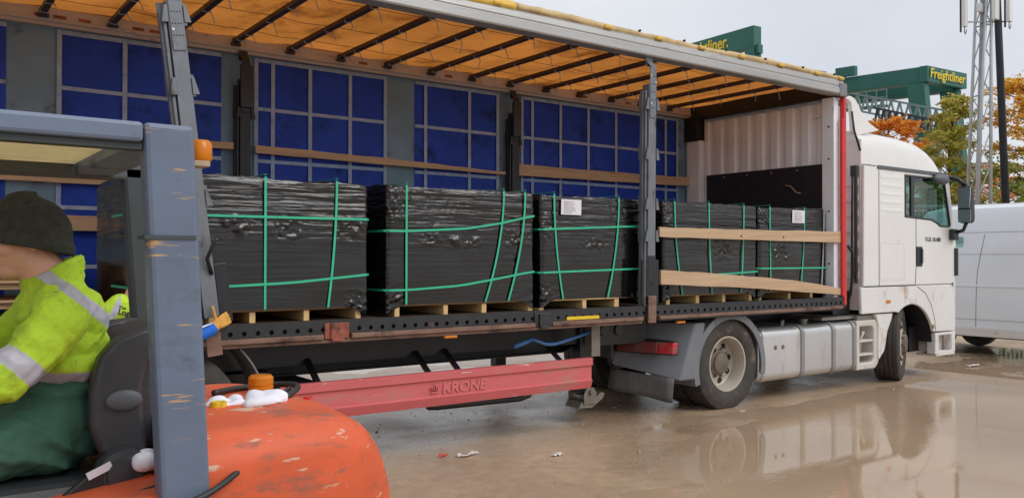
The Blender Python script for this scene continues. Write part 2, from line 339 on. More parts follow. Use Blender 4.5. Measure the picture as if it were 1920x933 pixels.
# value noise in numpy
def vnoise(x, y, seed=0):
    xi = np.floor(x).astype(np.int64); yi = np.floor(y).astype(np.int64); xf = x-xi; yf = y-yi
    u = xf*xf*(3-2*xf); v = yf*yf*(3-2*yf)
    def h(a, b):
        n = (a*374761393+b*668265263+seed*974711) & 0x7fffffff; n = ((n ^ (n >> 13))*1274126177) & 0x7fffffff
        return ((n ^ (n >> 16)) & 0xffff)/65535.
    return (h(xi,yi)*(1-u)+h(xi+1,yi)*u)*(1-v)+(h(xi,yi+1)*(1-u)+h(xi+1,yi+1)*u)*v
def fbm(x, y, oct=4, seed=0):
    s = 0; a = .5
    for i in range(oct): s = s+a*(vnoise(x*2**i, y*2**i, seed+i)-.5); a *= .5
    return s
def remesh(mb, name, mat, parent, voxel=.012, smooth=6, disp=None, mslots=None):
    me = bpy.data.meshes.new(name); me.from_pydata(mb.v, [], mb.f); o = bpy.data.objects.new(name, me); COL.objects.link(o)
    bm = bmesh.new(); bm.from_mesh(me); bmesh.ops.recalc_face_normals(bm, faces=bm.faces); bm.to_mesh(me); bm.free()
    r = o.modifiers.new('r', 'REMESH'); r.mode = 'VOXEL'; r.voxel_size = voxel
    if smooth: q = o.modifiers.new('s', 'SMOOTH'); q.iterations = smooth; q.factor = .5
    dg = bpy.context.evaluated_depsgraph_get(); me2 = bpy.data.meshes.new_from_object(o.evaluated_get(dg)); bpy.data.objects.remove(o)
    if disp:
        n = len(me2.vertices); co = np.empty(n*3); me2.vertices.foreach_get('co', co); co = co.reshape(-1, 3)
        no = np.empty(n*3); me2.vertices.foreach_get('normal', no); no = no.reshape(-1, 3)
        co = co+no*disp(co)[:, None]; me2.vertices.foreach_set('co', co.ravel())
    me2.materials.clear()
    for q in (mat if isinstance(mat, (list, tuple)) else [mat]): me2.materials.append(mats[q])
    if mslots:
        n = len(me2.polygons); ce = np.empty(n*3); me2.polygons.foreach_get('center', ce)
        me2.polygons.foreach_set('material_index', mslots(ce.reshape(-1, 3)).astype(np.int32))
    return finish(me2, name, parent, True)

# ------------------------------------------------------------------ ground and puddle
def axis(a, b, fine, lo, hi):
    xs = list(np.arange(a, b+1e-6, fine)); st = fine; x = b
    while x < hi: st *= 1.22; x += st; xs.append(x)
    st = fine; x = a; pre = []
    while x > lo: st *= 1.22; x -= st; pre.append(x)
    return np.array(pre[::-1]+xs)
gx = axis(-3.5, 15.5, .07, -700, 900); gy = axis(-5.5, 5.5, .07, -700, 900)
GX, GY = np.meshgrid(gx, gy, indexing='ij')
def height(x, y):
    base = fbm(x*.42+3.1, y*.42+7.7, 4, 3)*.055+fbm(x*2.2, y*2.2, 3, 11)*.022+fbm(x*7, y*7, 2, 21)*.008+np.sin(y*9+fbm(x*.6, y*.6, 2, 41)*9)*.004*(fbm(x*.5+9, y*.8, 2, 43) > 0)
    e = ((x-8.6)/6.4)**2+((y+2.4)/3.3)**2            # broad shallow pool beside the tractor
    b2 = ((x-2.0)/2.2)**2+((y+.1)/1.0)**2             # slightly raised mud under the trailer
    pool = np.exp(-e*1.1)*.045-np.exp(-b2*.6)*.022
    und = np.clip(1-np.abs(y-1.35)/1.5, 0, 1)*np.clip((x-3.2)*1.2, 0, 1)*np.clip((9.8-x)*1.2, 0, 1); und = np.clip(und*3, 0, 1)
    base = base*(1-.75*und); pool = pool*(1-und)
    far = np.clip((np.hypot(x-4, y)-14)/20, 0, 1)
    return np.where(far > 0, base*(1-far)+.02*far, base)+.012-pool
GZ = height(GX, GY)
nx, ny = GX.shape
me = bpy.data.meshes.new('ground')
idx = np.arange(nx*ny).reshape(nx, ny)
q = np.stack([idx[:-1,:-1], idx[1:,:-1], idx[1:,1:], idx[:-1,1:]], -1).reshape(-1, 4)
me.vertices.add(nx*ny); me.vertices.foreach_set('co', np.stack([GX, GY, GZ], -1).ravel())
me.loops.add(q.size); me.loops.foreach_set('vertex_index', q.ravel())
me.polygons.add(len(q)); me.polygons.foreach_set('loop_start', np.arange(0, q.size, 4)); me.polygons.foreach_set('loop_total', np.full(len(q), 4))
me.update(); me.validate()
def ground_mat():
    m = bpy.data.materials.new('wet_mud'); m.use_nodes = True; t = m.node_tree; L = t.links.new; p = t.nodes['Principled BSDF']
    tc = N(t, 'ShaderNodeTexCoord')
    def noise(sc, de=6, ro=.6):
        n = N(t, 'ShaderNodeTexNoise'); n.inputs['Scale'].default_value = sc; n.inputs['Detail'].default_value = de; n.inputs['Roughness'].default_value = ro
        L(tc.outputs['Object'], n.inputs['Vector']); return n.outputs[0]
    a = noise(.55); b = noise(9, 8, .7); c = noise(60, 4)
    r = N(t, 'ShaderNodeValToRGB'); L(a, r.inputs[0])
    r.color_ramp.elements[0].position = .32; r.color_ramp.elements[0].color = (*rgb(156, 130, 105), 1)
    r.color_ramp.elements[1].position = .68; r.color_ramp.elements[1].color = (*rgb(186, 161, 133), 1)
    x = N(t, 'ShaderNodeMixRGB', blend_type='MULTIPLY'); x.inputs[0].default_value = .5; L(r.outputs[0], x.inputs[1])
    r2 = N(t, 'ShaderNodeMapRange'); r2.inputs[1].default_value = .3; r2.inputs[2].default_value = .7; r2.inputs[3].default_value = .6; r2.inputs[4].default_value = 1.15; L(b, r2.inputs[0])
    L(r2.outputs[0], x.inputs[2])
    gr = noise(150, 3, .5); g2 = N(t, 'ShaderNodeMapRange'); g2.inputs[1].default_value = .62; g2.inputs[2].default_value = .70; g2.inputs[4].default_value = .75; L(gr, g2.inputs[0])
    xs = N(t, 'ShaderNodeMixRGB'); xs.inputs[2].default_value = (*rgb(206, 188, 164), 1); L(g2.outputs[0], xs.inputs[0]); L(x.outputs[0], xs.inputs[1]); L(xs.outputs[0], p.inputs['Base Color'])
    rr = N(t, 'ShaderNodeMapRange'); rr.inputs[1].default_value = .35; rr.inputs[2].default_value = .65; rr.inputs[3].default_value = .16; rr.inputs[4].default_value = .5; L(a, rr.inputs[0]); L(rr.outputs[0], p.inputs['Roughness'])
    bp = N(t, 'ShaderNodeBump'); bp.inputs['Strength'].default_value = .5; bp.inputs['Distance'].default_value = .02; L(b, bp.inputs['Height'])
    b2 = N(t, 'ShaderNodeBump'); b2.inputs['Strength'].default_value = .5; b2.inputs['Distance'].default_value = .006; L(c, b2.inputs['Height']); L(bp.outputs[0], b2.inputs['Normal'])
    L(b2.outputs[0], p.inputs['Normal']); return m
def water_mat():
    m = bpy.data.materials.new('muddy_water'); m.use_nodes = True; t = m.node_tree; L = t.links.new; p = t.nodes['Principled BSDF']
    tc = N(t, 'ShaderNodeTexCoord')
    a = N(t, 'ShaderNodeTexNoise'); a.inputs['Scale'].default_value = .5; a.inputs['Detail'].default_value = 4; L(tc.outputs['Object'], a.inputs['Vector'])
    r = N(t, 'ShaderNodeValToRGB'); L(a.outputs[0], r.inputs[0])
    r.color_ramp.elements[0].position = .3; r.color_ramp.elements[0].color = (*rgb(162, 138, 113), 1)
    r.color_ramp.elements[1].position = .7; r.color_ramp.elements[1].color = (*rgb(184, 160, 133), 1)
    L(r.outputs[0], p.inputs['Base Color']); p.inputs['Roughness'].default_value = .025; p.inputs['IOR'].default_value = 1.36
    # light ripples in drifting patches
    n = N(t, 'ShaderNodeTexNoise'); n.inputs['Scale'].default_value = 11; n.inputs['Detail'].default_value = 3
    mp = N(t, 'ShaderNodeMapping'); mp.inputs['Scale'].default_value = (1, 2.2, 1); mp.inputs['Rotation'].default_value = (0, 0, R(-25)); L(tc.outputs['Object'], mp.inputs[0]); L(mp.outputs[0], n.inputs['Vector'])
    k = N(t, 'ShaderNodeTexNoise'); k.inputs['Scale'].default_value = .45; k.inputs['Detail'].default_value = 2; L(tc.outputs['Object'], k.inputs['Vector'])
    mr = N(t, 'ShaderNodeMapRange'); mr.inputs[1].default_value = .52; mr.inputs[2].default_value = .66; mr.inputs[3].default_value = .008; mr.inputs[4].default_value = .12; L(k.outputs[0], mr.inputs[0])
    b = N(t, 'ShaderNodeBump'); b.inputs['Distance'].default_value = .03; L(n.outputs[0], b.inputs['Height']); L(mr.outputs[0], b.inputs['Strength']); L(b.outputs[0], p.inputs['Normal'])
    return m
me.materials.append(ground_mat()); mats['water'] = water_mat()
ground = finish(me, 'ground', None, True); struct(ground)
puddle = MB().box(-6, 26, -9, 8, -.03, -.001).build('puddle_water', 'water'); struct(puddle)

# ------------------------------------------------------------------ semi-trailer
X0, X1 = -6.0, 7.56
trailer = thing('semi_trailer', 'long open-sided curtain trailer with orange roof, blue far curtain and red side guard', 'trailer', (0, 1.25, 0))
T = trailer
def rail_with_holes(y, name, dirn):
    b = MB(); n = int(round((X1-X0)/.1)); z0, z1, zc, r = 1.085, 1.15, 1.12, .019
    for k in range(n):
        c = round(X0/.1)*.1+k*.1; xa, xb = c-.05, c+.05
        if k == n-1: xb = X1
        o = [(c+r*math.cos(math.pi*(j+.5)/4), zc+r*math.sin(math.pi*(j+.5)/4)) for j in range(8)]
        vs = [(xb,y,z1),(xa,y,z1),(xa,y,z0),(xb,y,z0)]+[(u,y,v) for u,v in o]+[(u,y+dirn*.012,v) for u,v in o]
        # octagon points: 0,1 upper right .. ; corners 0=ur 1=ul 2=ll 3=lr
        fs = [(0,4+0,4+1),(1,4+2,4+3),(2,4+4,4+5),(3,4+6,4+7),
              (0,4+1,4+2,1),(1,4+3,4+4,2),(2,4+5,4+6,3),(3,4+7,4+0,0)]
        fs += [(4+j, 12+j, 12+(j+1)%8, 4+(j+1)%8) for j in range(8)]
        b.add(vs, fs)
    b.box(X0-.05, X1, y, y+dirn*.012, 1.15, 1.19) if dirn > 0 else b.box(X0-.05, X1, y-.012, y, 1.15, 1.19)
    ya, yb = sorted((y+dirn*.05, y+dirn*.06)); b.box(X0-.05, X1, ya, yb, 1.05, 1.15)
    return b.build(name, 'rail_black', T, fix=False)
rail = rail_with_holes(0, 'side_rail', 1)
MB().box(X0-.05, X1, 2.488, 2.50, 1.03, 1.19).build('side_rail', 'rail_black', T)
# ledge strips in lengths, with gaps at the latches
for a, b in ((X0, -2.7), (-2.5, -.35), (-.22, .70), (.93, 2.72), (2.92, 4.08), (4.31, 7.52)):
    MB().box(a, b, -.022, .03, 1.048, 1.084).build('ledge_strip', 'rust_rail', T, bevel=.004)
MB().box(X0, 4.08, .004, .05, 1.018, 1.046).build('lower_flange', 'rust_rail', T, bevel=.003)
MB().box(4.31, 7.5, .004, .05, 1.03, 1.046).build('lower_flange', 'rail_black', T)
for x in (.81, 2.82, -2.6):
    l = MB().box(x-.1, x+.1, -.012, .002, 1.05, 1.17).box(x-.055, x+.055, -.03, -.0125, 1.05, 1.165).box(x-.05, x+.05, -.04, -.01, 1.03, 1.052)
    l.build('curtain_latch', 'rust' if x < 1 else 'rail_black', T, bevel=.004)
MB().box(3.1, 3.5, -.004, .004, 1.092, 1.122).build('sticker', 'sticker', T)
for x in (1.84, 4.64, -.9):
    MB().box(x-.06, x+.06, -.005, .03, .995, 1.016).build('marker_lamp', 'amber', T, bevel=.004)
MB().box(X0, X1-.05, .06, 2.45, 1.14, 1.18).build('deck', 'floor_ply', T)
# chassis
ch = MB()
for y in (.74, 1.76):
    for a, b, z in ((X0, 3.6, .70), (4.3, X1-.1, .92)):
        ch.box(a, b, y-.006, y+.006, z+.012, 1.12).box(a, b, y-.07, y+.07, z-.002, z+.012)
    ch.hexa([(3.6,y-.07,.698),(4.3,y-.07,.918),(4.3,y+.07,.918),(3.6,y+.07,.698)], [(3.6,y-.07,.71),(4.3,y-.07,.93),(4.3,y+.07,.93),(3.6,y+.07,.71)])
    ch.prism([(3.6,.71),(4.3,.93),(4.3,1.12),(3.6,1.12)], y-.006, y+.006)
ch.build('chassis_beam', 'chassis', T)
for i in range(20):
    x = X0+.4+i*.66
    MB().box(x-.03, x+.03, .06, 2.44, 1.05, 1.138).build('cross_member', 'chassis', T)
MB().box(-.2, 4.2, .5, .508, .80, 1.02).build('tool_panel', 'chassis', T)
MB().box(.35, .75, .2, .9, .62, .70).box(.1, .5, .55, 1.9, .66, .76).build('axle_bracket', 'chassis', T)
# red side guard with raised lettering
prof = [(.100, .711), (.085, .706), (.085, .64), (.105, .632), (.105, .505), (.088, .497), (.115, .42), (.135, .42), (.135, .711)]
b = MB(); b.prism([(y, z) for y, z in prof], .40, 3.50, 'x')
guard = sub(b.build('side_guard', 'krone_red', T, fix=True, bevel=.002))
text('KRONE', 'lettering', 'krone_letter', guard, .118, (1.815, .101, .528), (1, 0, 0), (0, 0, 1), .006, .12, .004, xscale=1.12)
cr = MB()
cr.box(1.70, 1.775, .096, .106, .53, .541)
for i, (dx, h) in enumerate(((-.036, .05), (-.018, .066), (0, .072), (.018, .066), (.036, .05))):
    cr.tube([(1.737+dx*.75, .1, .545), (1.737+dx*1.15, .1, .545+h*.6), (1.737+dx*.6, .1, .545+h)], .0045, 6)
cr.build('crown_emblem', 'krone_letter', guard, smooth=True)
for x in (.75, 1.75, 2.05, 3.2):
    MB().box(x-.03, x+.03, .136, .2, .45, .70).bar((x, .17, .66), (x+.05, .7, .95), .05, .02).build('guard_bracket', 'chassis', T)
MB().box(.385, .402, .085, .14, .42, .71).build('guard_end_cap', 'chassis', T)
MB().tube([(1.93, .62, .60), (1.92, .6, .40), (1.97, .58, .325), (2.05, .58, .315), (3.0, .58, .30), (3.1, .58, .32), (3.14, .6, .40), (3.13, .62, .62)], .028, 10).build('rack_tube', 'chassis', T, smooth=True)
MB().box(2.05, 2.95, .62, 1.1, .36, .39).build('rack_tray', 'chassis', T)
# landing leg
for y in (.52, 1.98):
    leg = MB().box(3.66, 3.80, y-.06, y+.06, .42, 1.05).box(3.685, 3.775, y-.045, y+.045, .28, .42).build('landing_leg', 'chassis', T, bevel=.006)
    f = MB()
    f.prism([(3.60,.165),(3.78,.155),(3.93,.24),(3.95,.29),(3.90,.30),(3.80,.23),(3.72,.24),(3.64,.22)], y-.11, y+.11, 'y')
    f.prism([(3.66,.2),(3.80,.2),(3.83,.3),(3.79,.36),(3.70,.36),(3.66,.3)], y-.125, y-.1135, 'y').prism([(3.66,.2),(3.80,.2),(3.83,.3),(3.79,.36),(3.70,.36),(3.66,.3)], y+.1135, y+.125, 'y')
    f.cyl((3.745, y-.15, .315), (3.745, y+.15, .315), .022, 12)
    f.build('landing_foot', 'steel', sub(leg), bevel=.004)
MB().box(3.55, 3.66, .16, .26, .71, 1.02).build('support_strut', 'steel', T)
MB().tube([(2.64,.2,.855),(2.75,.2,.885),(2.85,.2,.915)], .022, 8).tube([(2.84,.2,.918),(2.92,.2,.89),(3.0,.2,.862),(3.06,.2,.853),(3.13,.2,.855),(3.22,.2,.87),(3.35,.2,.897),(3.6,.2,.95)], .017, 8).build('blue_handle', 'blue_tube', T, smooth=True)
for x in (4.1, 3.9):
    MB().cyl((x, .35, .93), (x, .37, .93), .055, 14).build('air_coupling', 'plastic', T)
MB().box(3.75, 4.5, .37, 2.2, .78, 1.03).build('front_bulkhead', 'chassis', T)
# wheels
def wheel_parts(parent, c, r, wd, out, dual=False, drive=False, rz=0, rimr=.292):
    """wheel around Y at c; out = -1 when its outer face looks to -Y; returns the wheel part"""
    cx, cy, cz = c; s = out
    tp = [(rimr+.005, -wd*.40), (rimr+.03, -wd*.46), (r*.80, -wd*.52), (r*.93, -wd*.49), (r-.012, -wd*.45)]
    ribs = 5; zz = []
    for i in range(ribs):
        a = -wd*.45+wd*.9*i/ribs; bb = a+wd*.9/ribs
        zz += [(r-.012, a), (r, a+.006), (r, bb-.008), (r-.012, bb-.002)]
    prof = tp+zz+[(q, -a) for q, a in tp[::-1]]
    t = MB().lathe(prof, (0, 0, 0), 'y', 64)
    if drive:
        for j in range(60):
            an = 2*math.pi*j/60
            for sd in (-1, 1):
                for yy, ww in ((.30, .16), (.13, .13)):
                    ca, sa = math.cos(an+sd*.02), math.sin(an+sd*.02); p = Vector((ca, 0, sa)); tg = Vector((-sa, 0, ca))
                    y0 = sd*wd*yy; hw = wd*ww*.5; ht = .017
                    base = p*(r-.01); top = p*(r+.008)
                    t.hexa([base-tg*ht+Vector((0,y0-hw,0)), base+tg*ht+Vector((0,y0-hw,0)), base+tg*ht+Vector((0,y0+hw,0)), base-tg*ht+Vector((0,y0+hw,0))],
                           [top-tg*ht+Vector((0,y0-hw,0)), top+tg*ht+Vector((0,y0-hw,0)), top+tg*ht+Vector((0,y0+hw,0)), top-tg*ht+Vector((0,y0+hw,0))])
    mt = Matrix.Translation(c) @ Matrix.Rotation(rz, 4, 'Z')
    def go(mb, name, mat, par, sm=40):
        mb.v = [tuple(mt @ Vector(v)) for v in mb.v]; return mb.build(name, mat, par, smooth=sm, fix=True)
    w_ = sub(go(t, 'wheel', 'tyre', parent))
    e = s*wd*.44
    if dual:      # deep dish of the drive wheel
        rp = [(rimr+.012, e-s*.02), (rimr+.014, e), (rimr-.004, e), (rimr-.018, e-s*.03), (rimr-.028, e-s*.11), (rimr-.036, e-s*.15), (.24, e-s*.165), (.16, e-s*.15), (.12, e-s*.148)]
        hubp = [(.145, e-s*.155), (.14, e-s*.12), (.12, e-s*.11), (.112, e-s*.085), (.085, e-s*.075), (.001, e-s*.073)]
    else:
        rp = [(rimr+.012, e-s*.02), (rimr+.014, e), (rimr-.004, e), (rimr-.02, e-s*.02), (rimr-.04, e-s*.03), (.2, e+s*.01), (.15, e+s*.02), (.13, e+s*.02)]
        hubp = [(.15, e+s*.02), (.13, e+s*.06), (.09, e+s*.075), (.001, e+s*.078)]
    go(MB().lathe(rp, (0,0,0), 'y', 56), 'rim', 'rim', w_, 30)
    go(MB().lathe(hubp, (0,0,0), 'y', 40), 'hub', 'hub', w_, 30)
    for j in range(8):
        an = 2*math.pi*(j+.3)/8; rad = .205 if dual else .225
        yb = (e-s*.162) if dual else (e-s*.005)
        p = (rad*math.cos(an), yb, rad*math.sin(an))
        go(MB().cyl(p, (p[0], yb+s*.012, p[2]), .033, 12), 'hand_hole', 'dark_gap', w_, 30)
    nut = MB()
    for j in range(10):
        an = 2*math.pi*j/10; yb = e-s*.15 if dual else e+s*.02
        p = Vector((.158*math.cos(an), yb, .158*math.sin(an))); nut.cyl(p, p+Vector((0, s*.035, 0)), .014, 6)
    go(nut, 'wheel_nuts', 'steel', w_, 30)['kind'] = 'stuff'
    return w_
for x in (-.42, -1.73, -3.04):
    for y, s in ((.22, -1), (2.28, 1)): wheel_parts(T, (x, y, .51), .52, .36, s)
    MB().cyl((x, .3, .5), (x, 2.2, .5), .075, 14).build('axle', 'chassis', T)
def arc_strip(cx, cz, r, a0, a1, y0, y1, n=14, th=.012):
    mb = MB(); k = []
    for i in range(n+1):
        a = R(a0+(a1-a0)*i/n); c, s = math.cos(a), math.sin(a)
        k.append([(cx+r*c, y0, cz+r*s), (cx+r*c, y1, cz+r*s), (cx+(r-th)*c, y1, cz+(r-th)*s), (cx+(r-th)*c, y0, cz+(r-th)*s)])
    vs = [v for q in k for v in q]; fs = [(0,1,2,3), (4*n+3, 4*n+2, 4*n+1, 4*n)]
    for i in range(n):
        for j in range(4): fs.append((4*i+j, 4*i+4+j, 4*i+4+(j+1)%4, 4*i+(j+1)%4))
    return mb.add(vs, fs)
arc_strip(-.42, .51, .72, -5, 44, .06, .40).build('mudguard', 'fender', T, smooth=40, fix=True)
# sliding posts
def post(parent, top, bot, front, mat, brackets, name='sliding_post', perf=True):
    """post from bot to top, seen face towards front (-1: -Y)"""
    top, bot = Vector(top), Vector(bot); ax = (top-bot).normalized(); side = Vector((1,0,0)); side = (side-ax*side.dot(ax)).normalized(); nrm = side.cross(ax)*-1
    if nrm.y*front < 0: nrm = -nrm
    def P(h, a, d): return bot+ax*h+side*a+nrm*d
    H = (top-bot).length
    def slab(mb, h0, h1, a0, a1, d0, d1): 
        mb.hexa([P(h0,a0,d0),P(h0,a1,d0),P(h0,a1,d1),P(h0,a0,d1)],[P(h1,a0,d0),P(h1,a1,d0),P(h1,a1,d1),P(h1,a0,d1)]); return mb
    m0 = slab(MB(), .25, H-.28, -.052, .052, 0, .012); slab(m0, .25, H-.28, -.052, -.044, -.08, -.001); slab(m0, .25, H-.28, .044, .052, -.08, -.001)
    slab(m0, .12, H-.35, -.098, -.058, -.07, -.03); slab(m0, .12, H-.35, -.082, -.06, -.029, -.004)
    o = sub(m0.build(name, mat, parent, bevel=.003))
    b = MB(); slab(b, H-.62, H-.10, -.043, .043, .013, .021); slab(b, H-.1, H, -.06, .03, -.03, -.022); b.hexa([P(H-.1,-.043,.013),P(H-.1,.043,.013),P(H-.1,.043,.021),P(H-.1,-.043,.021)],[P(H-.04,-.06,-.03),P(H-.04,.03,-.03),P(H-.04,.03,-.022),P(H-.04,-.06,-.022)])
    b.build('head_plate', mat, o, bevel=.002)
    if perf:
        h = MB()
        for i in range(11):
            for a in (-.03, -.01, .01, .03):
                if (i+int(a*100)) % 2 == 0: h.cyl(P(H-.16-i*.04, a, .0205), P(H-.16-i*.04, a, .0225), .005, 8)
        h.build('perforations', 'dark_gap', o)['kind'] = 'stuff'
        q = MB()
        for hh, a in ((.2, -.03), (.26, .03), (.48, -.03)): q.cyl(P(H-hh, a, .021), P(H-hh, a, .027), .01, 8)
        q.build('bolts', 'bolt', o)['kind'] = 'stuff'
    for hb in brackets:
        for s in (-1, 1):
            k = MB(); a0, a1 = (.05*s, .088*s)
            k.hexa([P(hb, .053*s, .0), P(hb, .098*s, .0), P(hb, .098*s, .022), P(hb, .053*s, .022)][::s], [P(hb+.115, .053*s, .0), P(hb+.115, .072*s, .0), P(hb+.115, .072*s, .022), P(hb+.115, .053*s, .022)][::s])
            k.build('board_pocket', mat, o, bevel=.002); k = MB()
            k.hexa([P(hb, .053*s, -.085), P(hb, .098*s, -.085), P(hb, .098*s, -.075), P(hb, .053*s, -.075)][::s], [P(hb+.15, .053*s, -.085), P(hb+.15, .098*s, -.085), P(hb+.15, .098*s, -.075), P(hb+.15, .053*s, -.075)][::s])
            k.build('board_pocket', mat, o, bevel=.002)
    return o, P, slab
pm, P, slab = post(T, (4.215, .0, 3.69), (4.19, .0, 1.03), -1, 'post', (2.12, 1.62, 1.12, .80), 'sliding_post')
k = MB(); slab(k, -.01, .26, -.055, .055, .013, .03); k.build('foot_sleeve', 'rust_rail', pm, bevel=.004)
k = MB(); slab(k, .17, .62, -.115, -.056, -.02, -.005); slab(k, .17, .62, .056, .118, -.02, -.005); slab(k, .2, .66, -.052, .052, .0125, .018); k.build('lower_cover', 'post_dark', pm, bevel=.01)
k = MB(); slab(k, .36, .395, -.008, .008, .0185, .0205); k.build('slot', 'dark_gap', pm)
pl, P, slab = post(T, (-.435, -.01, 3.69), (-.105, -.02, 1.0), -1, 'post', (2.28, 1.79, 1.02), 'sliding_post')
k = MB(); slab(k, .2, .62, .056, .15, -.02, -.005); k.build('lower_cover', 'post_dark', pl, bevel=.012)
k = MB(); slab(k, -.02, .18, -.06, .045, -.03, .01); k.build('foot_sleeve', 'rust_rail', pl, bevel=.004)
k = MB(); k.tube([P(.55, .03, .02), P(.66, .0, .06), P(.78, .05, .11), P(.80, .09, .1)], .014, 8); k.build('release_handle', 'plastic', pl, smooth=True)
for x in (-2.45, .887, 4.229):
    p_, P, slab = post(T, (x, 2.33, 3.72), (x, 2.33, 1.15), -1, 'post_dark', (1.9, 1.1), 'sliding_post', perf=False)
    k = MB(); slab(k, 2.0, 2.42, -.06, .06, .013, .05); k.build('slide_block', 'plastic', p_, bevel=.005)
# top rails, rolled tarp
b = MB().prism([(-.02, 3.685), (.09, 3.675), (.11, 3.70), (.11, 3.86), (.0, 3.865), (-.022, 3.84), (-.026, 3.79), (-.018, 3.78), (-.03, 3.765), (-.03, 3.70)], X0, X1-.02, 'x')
nr = sub(b.build('top_rail', 'alu', T, fix=True, bevel=.004))
def roll(xa, xb, r, name, mat, seed, par):
    n = int((xb-xa)/.05)+2; mb = MB(); m_ = 12; vs = []
    for i in range(n):
        x = xa+(xb-xa)*i/(n-1)
        for j in range(m_):
            an = 2*math.pi*j/m_
            f = 1+.8*float(fbm(np.array([x*2.2+seed]), np.array([j*.45]), 3, seed)[0])+.5*float(fbm(np.array([x*9.]), np.array([j*.9]), 2, seed+5)[0])
            vs.append((x, .035+r*1.25*f*math.cos(an), 3.888+r*f*math.sin(an)*1.05+.012*math.sin(x*1.7+seed)))
    fs = [(i*m_+j, i*m_+(j+1)%m_, (i+1)*m_+(j+1)%m_, (i+1)*m_+j) for i in range(n-1) for j in range(m_)]+[list(range(m_-1,-1,-1)), [(n-1)*m_+j for j in range(m_)]]
    return mb.add(vs, fs).build(name, mat, par, smooth=True)
ro = sub(roll(2.52, 7.56, .038, 'rolled_tarp', 'roll', 3, T)); ry = sub(roll(X0, 2.50, .05, 'rolled_tarp', 'yellow', 9, T))
for x in (2.3, 3.6, 4.3, 4.95, 5.6, 6.3, 7.0, 7.5):
    MB().box(x-.05, x+.05, -.034, .0, 3.866, 3.905).build('patch', 'yellow', ro, bevel=.012)
for x in (3.98, 4.62, 5.28, 5.95, 6.65, 7.28):
    MB().lathe([(.001, -.075), (.012, -.072), (.012, -.05)], (x, .0, 3.9), 'y', 8).build('eyelet', 'dark_gap', ro)
MB().box(X0, X1, 2.41, 2.43, 3.86, 3.905).build('gap_shade_strip', 'bow', T)  # dark strip added as the gap's shadow above the far rail, shuts out sky
MB().box(X0, X1, 2.39, 2.49, 3.70, 3.86).box(X0, X1, 2.372, 2.389, 3.735, 3.765).build('top_rail', 'far_rail', T, bevel=.005)
for x in (-.9, -.75, -.55, -.1, .05, 2.2, 3.3, 5.4, 6.2):
    MB().box(x-.05, x+.05, 2.384, 2.3895, 3.775, 3.80).build('rail_slot', 'rust', T)
# roof tarp sagging between bows
BOW0, BS = .80, .562
bows = [BOW0+BS*k for k in range(-12, 13) if X0 < BOW0+BS*k < X1-.1]
nx_, ny_ = 340, 26; vs = []
for i in range(nx_):
    x = X0+(X1-X0-.02)*i/(nx_-1); ph = ((x-BOW0)/BS) % 1
    for j in range(ny_):
        y = .1+2.32*j/(ny_-1); t_ = j/(ny_-1)
        sag = math.sin(math.pi*ph)*(.025+.03*abs(math.sin(t_*math.pi)))*(.6+.8*random.Random(int((x-BOW0)//BS)).random())
        vs.append((x, y, 3.872-sag*.8+.012*math.sin(t_*9+x*3)*math.sin(math.pi*ph)))
fs = [(i*ny_+j, (i+1)*ny_+j, (i+1)*ny_+j+1, i*ny_+j+1) for i in range(nx_-1) for j in range(ny_-1)]
roof = MB().add(vs, fs).build('roof_tarp', 'orange_tarp', T, smooth=True)
for i, x in enumerate(bows):
    bo = sub(MB().box(x-.028, x+.028, .1, 2.40, 3.79, 3.835).box(x-.045, x+.045, 2.33, 2.41, 3.76, 3.79).build('roof_bow', 'bow', T, bevel=.004))
    rn = random.Random(i); tm = MB()
    for y in (.5, .95, 1.45, 1.95, 2.25):
        y += rn.uniform(-.06, .06); l = rn.uniform(.05, .13)
        tm.tube([(x-.03, y, 3.80), (x-.034, y, 3.78), (x+.034, y, 3.78), (x+.032, y, 3.83)], .005, 5)
        tm.tube([(x+.034, y, 3.785), (x+.05, y+.01, 3.76), (x+.06+rn.uniform(-.03,.04), y+.015, 3.785-l)], .0045, 5)
    tm.build('tie_cord', 'webbing', bo)['kind'] = 'stuff'
    if i % 2 == 0 and i+2 < len(bows):     # folding-roof pantograph wires
        for y in (.55, 1.3, 1.9): MB().tube([(x, y, 3.815), (x+BS*.5, y+.02, 3.80), (bows[i+1], y, 3.81), (x+BS*1.5, y-.02, 3.80), (bows[i+2], y, 3.815)], .0025, 5).build('folding_wire', 'bow', bo)
# far curtain: panels and webbing
curt = sub(MB().box(X0, 7.55, 2.462, 2.468, 1.12, 3.70).build('far_curtain', 'grey_tarp', T))
greys = [(-3.95, -3.55), (-2.6, -2.28), (-1.151, -.76), (.688, 1.03), (2.487, 2.882), (4.041, 4.409), (7.234, 7.54)]
vst = [-3.3, -2.9, -2.15, -1.75, -1.35, -.745, -.202, 1.035, 1.21, 1.614, 2.073, 2.50, 3.02, 3.626, 4.04, 4.415, 4.578, 5.04, 5.518, 6.02, 6.54, 6.99, 7.23]
edges = sorted([g for a in greys for g in a]+[X0])
blues = []
pa = X0
for a, b_ in greys:
    blues.append((pa, a)); pa = b_
for a, b_ in blues:
    xs = [a]+[v for v in vst if a+.06 < v < b_-.06]+[b_]
    for u, v in zip(xs[:-1], xs[1:]):
        nz, nn = 14, 6; vs = []
        for i in range(nn+1):
            for j in range(nz+1):
                x = u+(v-u)*i/nn; z = 1.14+(3.66-1.14)*j/nz
                vs.append((x, 2.456-.010*math.sin(math.pi*i/nn)*(.4+.6*math.sin(z*6+u*3)), z))
        f_ = [(i*(nz+1)+j, (i+1)*(nz+1)+j, (i+1)*(nz+1)+j+1, i*(nz+1)+j+1) for i in range(nn) for j in range(nz)]
        MB().add(vs, f_).build('blue_panel', 'blue_tarp', curt, smooth=True)
